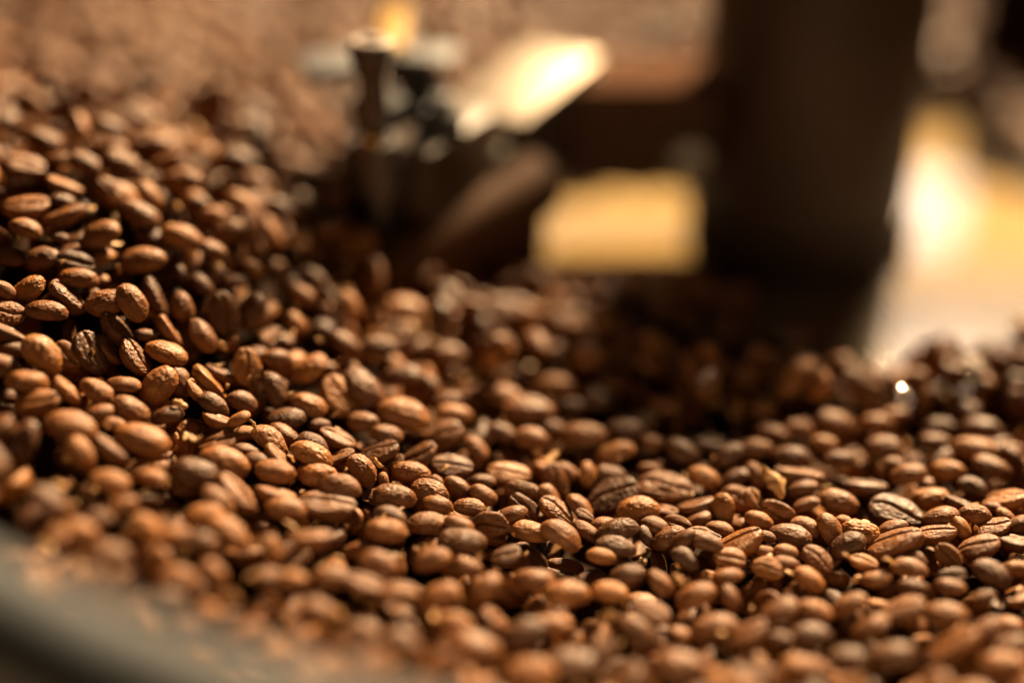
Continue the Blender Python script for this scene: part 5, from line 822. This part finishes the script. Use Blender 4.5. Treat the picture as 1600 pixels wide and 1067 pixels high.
def sphere_grid(n):
    """unit cube-sphere: directions (k,3) and quads"""
    key = {}
    V = []
    Q = []
    def vid(p):
        k = tuple(int(round(c * 4 * n)) for c in p)
        if k not in key:
            key[k] = len(V)
            x, y, z = [math.tan(c * math.pi / 4) for c in p]
            l = math.sqrt(x * x + y * y + z * z)
            V.append((x / l, y / l, z / l))
        return key[k]
    for a in range(3):
        for s in (-1, 1):
            for i in range(n):
                for j in range(n):
                    qd = []
                    for (di, dj) in ((0, 0), (1, 0), (1, 1), (0, 1)):
                        p = [0, 0, 0]
                        p[a] = s
                        p[(a + 1) % 3] = -1 + 2 * (i + di) / n
                        p[(a + 2) % 3] = -1 + 2 * (j + dj) / n
                        qd.append(vid(p))
                    Q.append(qd if s > 0 else qd[::-1])
    return np.array(V), np.array(Q)

def bean_shape(D, seed):
    """bean of unit length: long axis x, flat creased side towards -z"""
    r = random.Random(seed)
    wid, top, bot = r.uniform(.325, .375), r.uniform(.255, .33), r.uniform(.10, .14)
    taper = r.uniform(-.16, .16)
    bend = r.uniform(-.06, .06)
    x, y, z = D[:, 0], D[:, 1], D[:, 2]
    X = .5 * np.sign(x) * np.abs(x) ** 0.93
    Y = wid * y * (1 + taper * x)
    up = z > 0
    Zt = top * np.abs(z) ** 1.02 * (1 + r.uniform(-.12, .12) * x)
    Zb = -bot * np.abs(z) ** .62
    Z = np.where(up, Zt, Zb)
    am, ph = r.uniform(.02, .06), r.uniform(-.5, .5)
    yc = am * np.sin(x * 3.0 + ph) + r.uniform(-.02, .02)
    gw = r.uniform(.016, .030)
    dy = Y - yc
    env = np.clip(1 - np.abs(x / .99) ** 5, 0, 1)
    fl = np.where(up, 0, np.clip(np.abs(z) * 2.2, 0, 1)) * env
    lips = 1 - np.exp(-(dy / (gw * 2.6)) ** 2)
    crease = fl * np.exp(-(dy / (gw * 1.2)) ** 2)
    Z = Z - fl * .018 * lips * np.exp(-(dy / .2) ** 2)
    wob = np.array([noise.noise((float(a) * 6, seed * 3.1, 0.0)) for a in x])
    Z = Z + fl * r.uniform(.12, .19) * np.exp(-((dy + wob * .02) / gw) ** 2)
    # the crease notches both ends of the bean
    notch = np.where(up, 0, 1) * np.exp(-(dy / (gw * 1.3)) ** 2) * np.clip((np.abs(x) - .8) / .2, 0, 1)
    X = X * (1 - .045 * notch)
    Y = Y + bend * (x * x - .4)
    V = np.stack([X, Y, Z], 1)
    nz = np.zeros(len(V))
    n2 = np.zeros(len(V))
    for i, p in enumerate(D):
        q = Vector(p)
        nz[i] = noise.noise(q * 1.7 + Vector((seed, 0, 0)))
        n2[i] = noise.turbulence(Vector((q.x * 6.5, q.y * 5.5, q.z * 5.5 + seed)), 3, False)
    V += D * (nz[:, None] * .020) + D * ((n2 - .55)[:, None] * r.uniform(.008, .022))
    # a shallow pressed facet where beans lay against one another
    for k in range(r.choice((0, 1, 1, 2))):
        n_ = np.array([r.uniform(-.7, .7), r.choice((-1, 1)) * r.uniform(.4, 1), r.uniform(-.2, .8)])
        n_ /= np.linalg.norm(n_)
        hgt = V @ n_
        lim = hgt.max() - r.uniform(.015, .04)
        ex = np.clip(hgt - lim, 0, None)
        V -= ex[:, None] * n_ * .75
    return V, crease

def make_mesh(name, V, Q, cr):
    me = bpy.data.meshes.new(name)
    me.from_pydata(V.tolist(), [], Q.tolist())
    me.polygons.foreach_set('use_smooth', [True] * len(me.polygons))
    a_ = me.attributes.new('crease', 'FLOAT', 'POINT')
    a_.data.foreach_set('value', cr)
    return me

NV = 14
Dh, Qh = sphere_grid(30)
Dm, Qm = sphere_grid(9)
Dl, Ql = sphere_grid(5)
hi = []
for k in range(NV):
    V, cr_ = bean_shape(Dh, k + 1)
    me = make_mesh('coffee_bean', V * 0.01, Qh, cr_)
    me.materials.append(bean_mat)
    hi.append(me)
mid_v = [bean_shape(Dm, k + 1) for k in range(NV)]
low_v = [bean_shape(Dl, k + 1) for k in range(NV)]

RAW = np.array(BEANS, dtype=float).reshape(-1, 7)
pos = RAW[:, 0:3] * 0.1
rot = np.radians(RAW[:, 3:6])
blen = RAW[:, 6] * 0.1
from mathutils import Euler

# the shape of the heap: a smooth sheet through measured heights
CP = np.array(HEAP_POINTS)
def phi(r):
    return np.where(r > 0, r * r * np.log(r + 1e-9), 0)
cx = CP[:, :2] / 100
k_ = phi(np.linalg.norm(cx[:, None] - cx[None], axis=2)) + np.eye(len(CP)) * 0.06
pm = np.c_[np.ones(len(CP)), cx]
sol = np.linalg.solve(np.block([[k_, pm], [pm.T, np.zeros((3, 3))]]), np.r_[CP[:, 2], 0, 0, 0])
def heap(x, y):
    q = np.stack([np.asarray(x, float), np.asarray(y, float)], -1) / 100
    r = np.linalg.norm(q[..., None, :] - cx, axis=-1)
    return np.clip(phi(r) @ sol[:-3] + sol[-3] + q @ sol[-2:], -6, 60)
def inside(x, y, poly):
    c = False
    for (x1, y1), (x2, y2) in zip(poly, poly[1:] + poly[:1]):
        if (y1 > y) != (y2 > y) and x < (x2 - x1) * (y - y1) / (y2 - y1) + x1:
            c = not c
    return c
def swept(x, y):
    return inside(x, y, CLEAR_A) or inside(x, y, CLEAR_B) or inside(x, y, CLEAR_C) or math.hypot(x - HX, y - HY) < 33
# far side of the tray: beans strewn over the heap
rf = random.Random(8)
far_p, far_r, far_l = [], [], []
for layer in range(2):
    y = 300.0
    while y < 615:
        x = -235.0
        while x < 330:
            xx, yy = x + rf.uniform(-2.6, 2.6), y + rf.uniform(-2.6, 2.6)
            x += 7.5
            if math.hypot(xx - HX, yy - HY) > 255 or abs(xx) > .36 * yy * 1.03 + 34 or swept(xx, yy):
                continue
            hh = float(heap(xx, yy))
            zz = max(hh - 4.5 - layer * 5.5, -6.5)
            if yy * .866 + (161 - zz) * .5 < 394 or (layer == 1 and hh < -2):
                continue
            far_p.append((xx, yy, zz + rf.uniform(-1.6, 1.6)))
            far_r.append([rf.uniform(-.7, .7) + rf.choice((0, math.pi)), rf.uniform(-.6, .6), rf.uniform(0, 6.28)])
            far_l.append(min(10.8, max(5.8, rf.gauss(8.2, 1.05))))
        y += 7.5
pos = np.concatenate([pos, far_p])
rot = np.concatenate([rot, far_r])
blen = np.concatenate([blen, far_l])
bvar = (np.arange(len(pos)) * 5 + np.arange(len(pos)) // 14) % 14
NI = len(LABELS)
for i in range(NI):
    o = bpy.data.objects.new('coffee_bean', hi[bvar[i] % NV])
    sc.collection.objects.link(o)
    o.location = P(*pos[i])
    o.rotation_euler = rot[i]
    s = blen[i] * S / 0.01
    o.scale = (s, s, s)
    tag(o, LABELS[i], 'coffee bean', 'roasted coffee beans in the tray')

# all the other beans of the bed, one mesh
Vs, Qs, Ls, Ts, Cs = [], [], [], [], []
off = 0
rs = np.random.RandomState(3)
for i in range(NI, len(pos)):
    dep = pos[i, 1] * .866 + (161 - pos[i, 2]) * .5
    (V, C_), Q = (mid_v[bvar[i] % NV], Qm) if dep < 345 else (low_v[bvar[i] % NV], Ql)
    R = np.array(Euler(rot[i]).to_matrix())
    Lm = V * (blen[i] * S)
    Vs.append(Lm @ R.T + np.array(P(*pos[i])))
    Ls.append(V * 0.01)
    Cs.append(C_)
    Ts.append(np.full(len(V), rs.rand()))
    Qs.append(Q + off)
    off += len(V)
Vs, Ls, Ts, Qs = np.concatenate(Vs), np.concatenate(Ls), np.concatenate(Ts), np.concatenate(Qs)
me = bpy.data.meshes.new('bean_bed')
me.vertices.add(len(Vs))
me.vertices.foreach_set('co', Vs.ravel())
me.loops.add(Qs.size)
me.loops.foreach_set('vertex_index', Qs.ravel().astype(np.int32))
me.polygons.add(len(Qs))
me.polygons.foreach_set('loop_start', np.arange(0, Qs.size, 4, dtype=np.int32))
me.update(calc_edges=True)
me.polygons.foreach_set('use_smooth', np.ones(len(Qs), bool))
at = me.attributes.new('local', 'FLOAT_VECTOR', 'POINT')
at.data.foreach_set('vector', Ls.ravel())
at = me.attributes.new('tone', 'FLOAT', 'POINT')
at.data.foreach_set('value', Ts)
at = me.attributes.new('crease', 'FLOAT', 'POINT')
at.data.foreach_set('value', np.concatenate(Cs))
bed = link('bean_bed', me, bed_mat)
bed['kind'] = 'stuff'
bed['label'] = 'bed of countless roasted coffee beans filling the tray'
bed['category'] = 'coffee beans'

# sheet standing in for packed lower beans, shade of the gaps in its colour
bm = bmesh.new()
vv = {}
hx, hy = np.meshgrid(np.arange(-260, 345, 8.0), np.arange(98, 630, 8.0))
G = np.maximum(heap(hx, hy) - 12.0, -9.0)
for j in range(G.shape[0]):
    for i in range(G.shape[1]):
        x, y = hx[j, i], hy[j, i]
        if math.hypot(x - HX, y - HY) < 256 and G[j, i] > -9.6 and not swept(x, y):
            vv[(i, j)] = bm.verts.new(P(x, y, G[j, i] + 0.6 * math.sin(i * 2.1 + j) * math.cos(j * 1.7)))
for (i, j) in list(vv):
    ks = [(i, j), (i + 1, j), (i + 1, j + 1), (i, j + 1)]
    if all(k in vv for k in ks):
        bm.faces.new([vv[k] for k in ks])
gap_shade_mat.node_tree.nodes['Principled BSDF'].inputs['Specular IOR Level'].default_value = 0.05
hp = from_bm('bean_heap', bm, gap_shade_mat)
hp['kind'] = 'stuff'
hp['label'] = 'sheet for packed beans under the loose ones, gap shade in its dark colour'
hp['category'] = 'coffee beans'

# ------------------------------------------------------------------ chaff
rc = random.Random(4)
for (x, y, z, L_, rz, ry, lab) in CHAFF:
    bm = bmesh.new()
    n = 8
    rows = []
    for i in range(n + 1):
        t = i / n * 2 - 1
        hw = .22 * math.sqrt(max(0.02, 1 - t * t)) * (1 + .4 * rc.uniform(-1, 1))
        rows.append([bm.verts.new(Vector((t * .5, v * hw, .16 * (1 - v * v) + .09 * math.sin(t * 3 + L_) + .02 * rc.uniform(-1, 1)))) for v in (-1, -.5, 0, .5, 1)])
    for a, b in zip(rows, rows[1:]):
        for k in range(4):
            bm.faces.new((a[k], a[k + 1], b[k + 1], b[k]))
    r = bmesh.ops.solidify(bm, geom=bm.faces[:], thickness=.03)
    bmesh.ops.scale(bm, vec=(L_ * S,) * 3, verts=bm.verts)
    f_ = from_bm('chaff_flake', bm, chaff_mat)
    f_.location = P(x, y, z)
    f_.rotation_euler = (rc.uniform(-.5, .5), math.radians(ry), math.radians(rz))
    tag(f_, lab, 'chaff flake', 'chaff flakes among the beans')

# crumbs of chaff and chipped bean nobody could count
rk = random.Random(12)
bm = bmesh.new()
for k in range(800):
    x, y = rk.uniform(-95, 130), rk.uniform(165, 300)
    if swept(x, y) or abs(x) > .36 * y * 1.03 + 10:
        continue
    c = P(x, y, float(heap(x, y)) + rk.uniform(-5.5, -0.5))
    R = Euler((rk.uniform(0, 6.28), rk.uniform(0, 6.28), rk.uniform(0, 6.28))).to_matrix()
    l, h_, th = rk.uniform(.5, 1.6) * S, rk.uniform(.4, .9) * S, rk.uniform(.08, .4) * S
    ring = []
    for (u, v) in ((-1, -.3), (-.4, -1), (.5, -.8), (1, .1), (.4, .9), (-.6, .8)):
        ring.append((u * l * rk.uniform(.7, 1.1), v * h_ * rk.uniform(.7, 1.1)))
    top = [bm.verts.new(c + R @ Vector((u, v, th + .25 * u * u / l))) for u, v in ring]
    bot = [bm.verts.new(c + R @ Vector((u * .9, v * .9, .25 * u * u / l))) for u, v in ring]
    bm.faces.new(top)
    bm.faces.new(bot[::-1])
    for i in range(6):
        bm.faces.new((bot[i], bot[(i + 1) % 6], top[(i + 1) % 6], top[i]))
cb = from_bm('chaff_crumbs', bm, chaff_mat, smooth=False)
cb['kind'] = 'stuff'
cb['label'] = 'crumbs of chaff and chipped bean scattered between the beans'
cb['category'] = 'chaff crumbs'
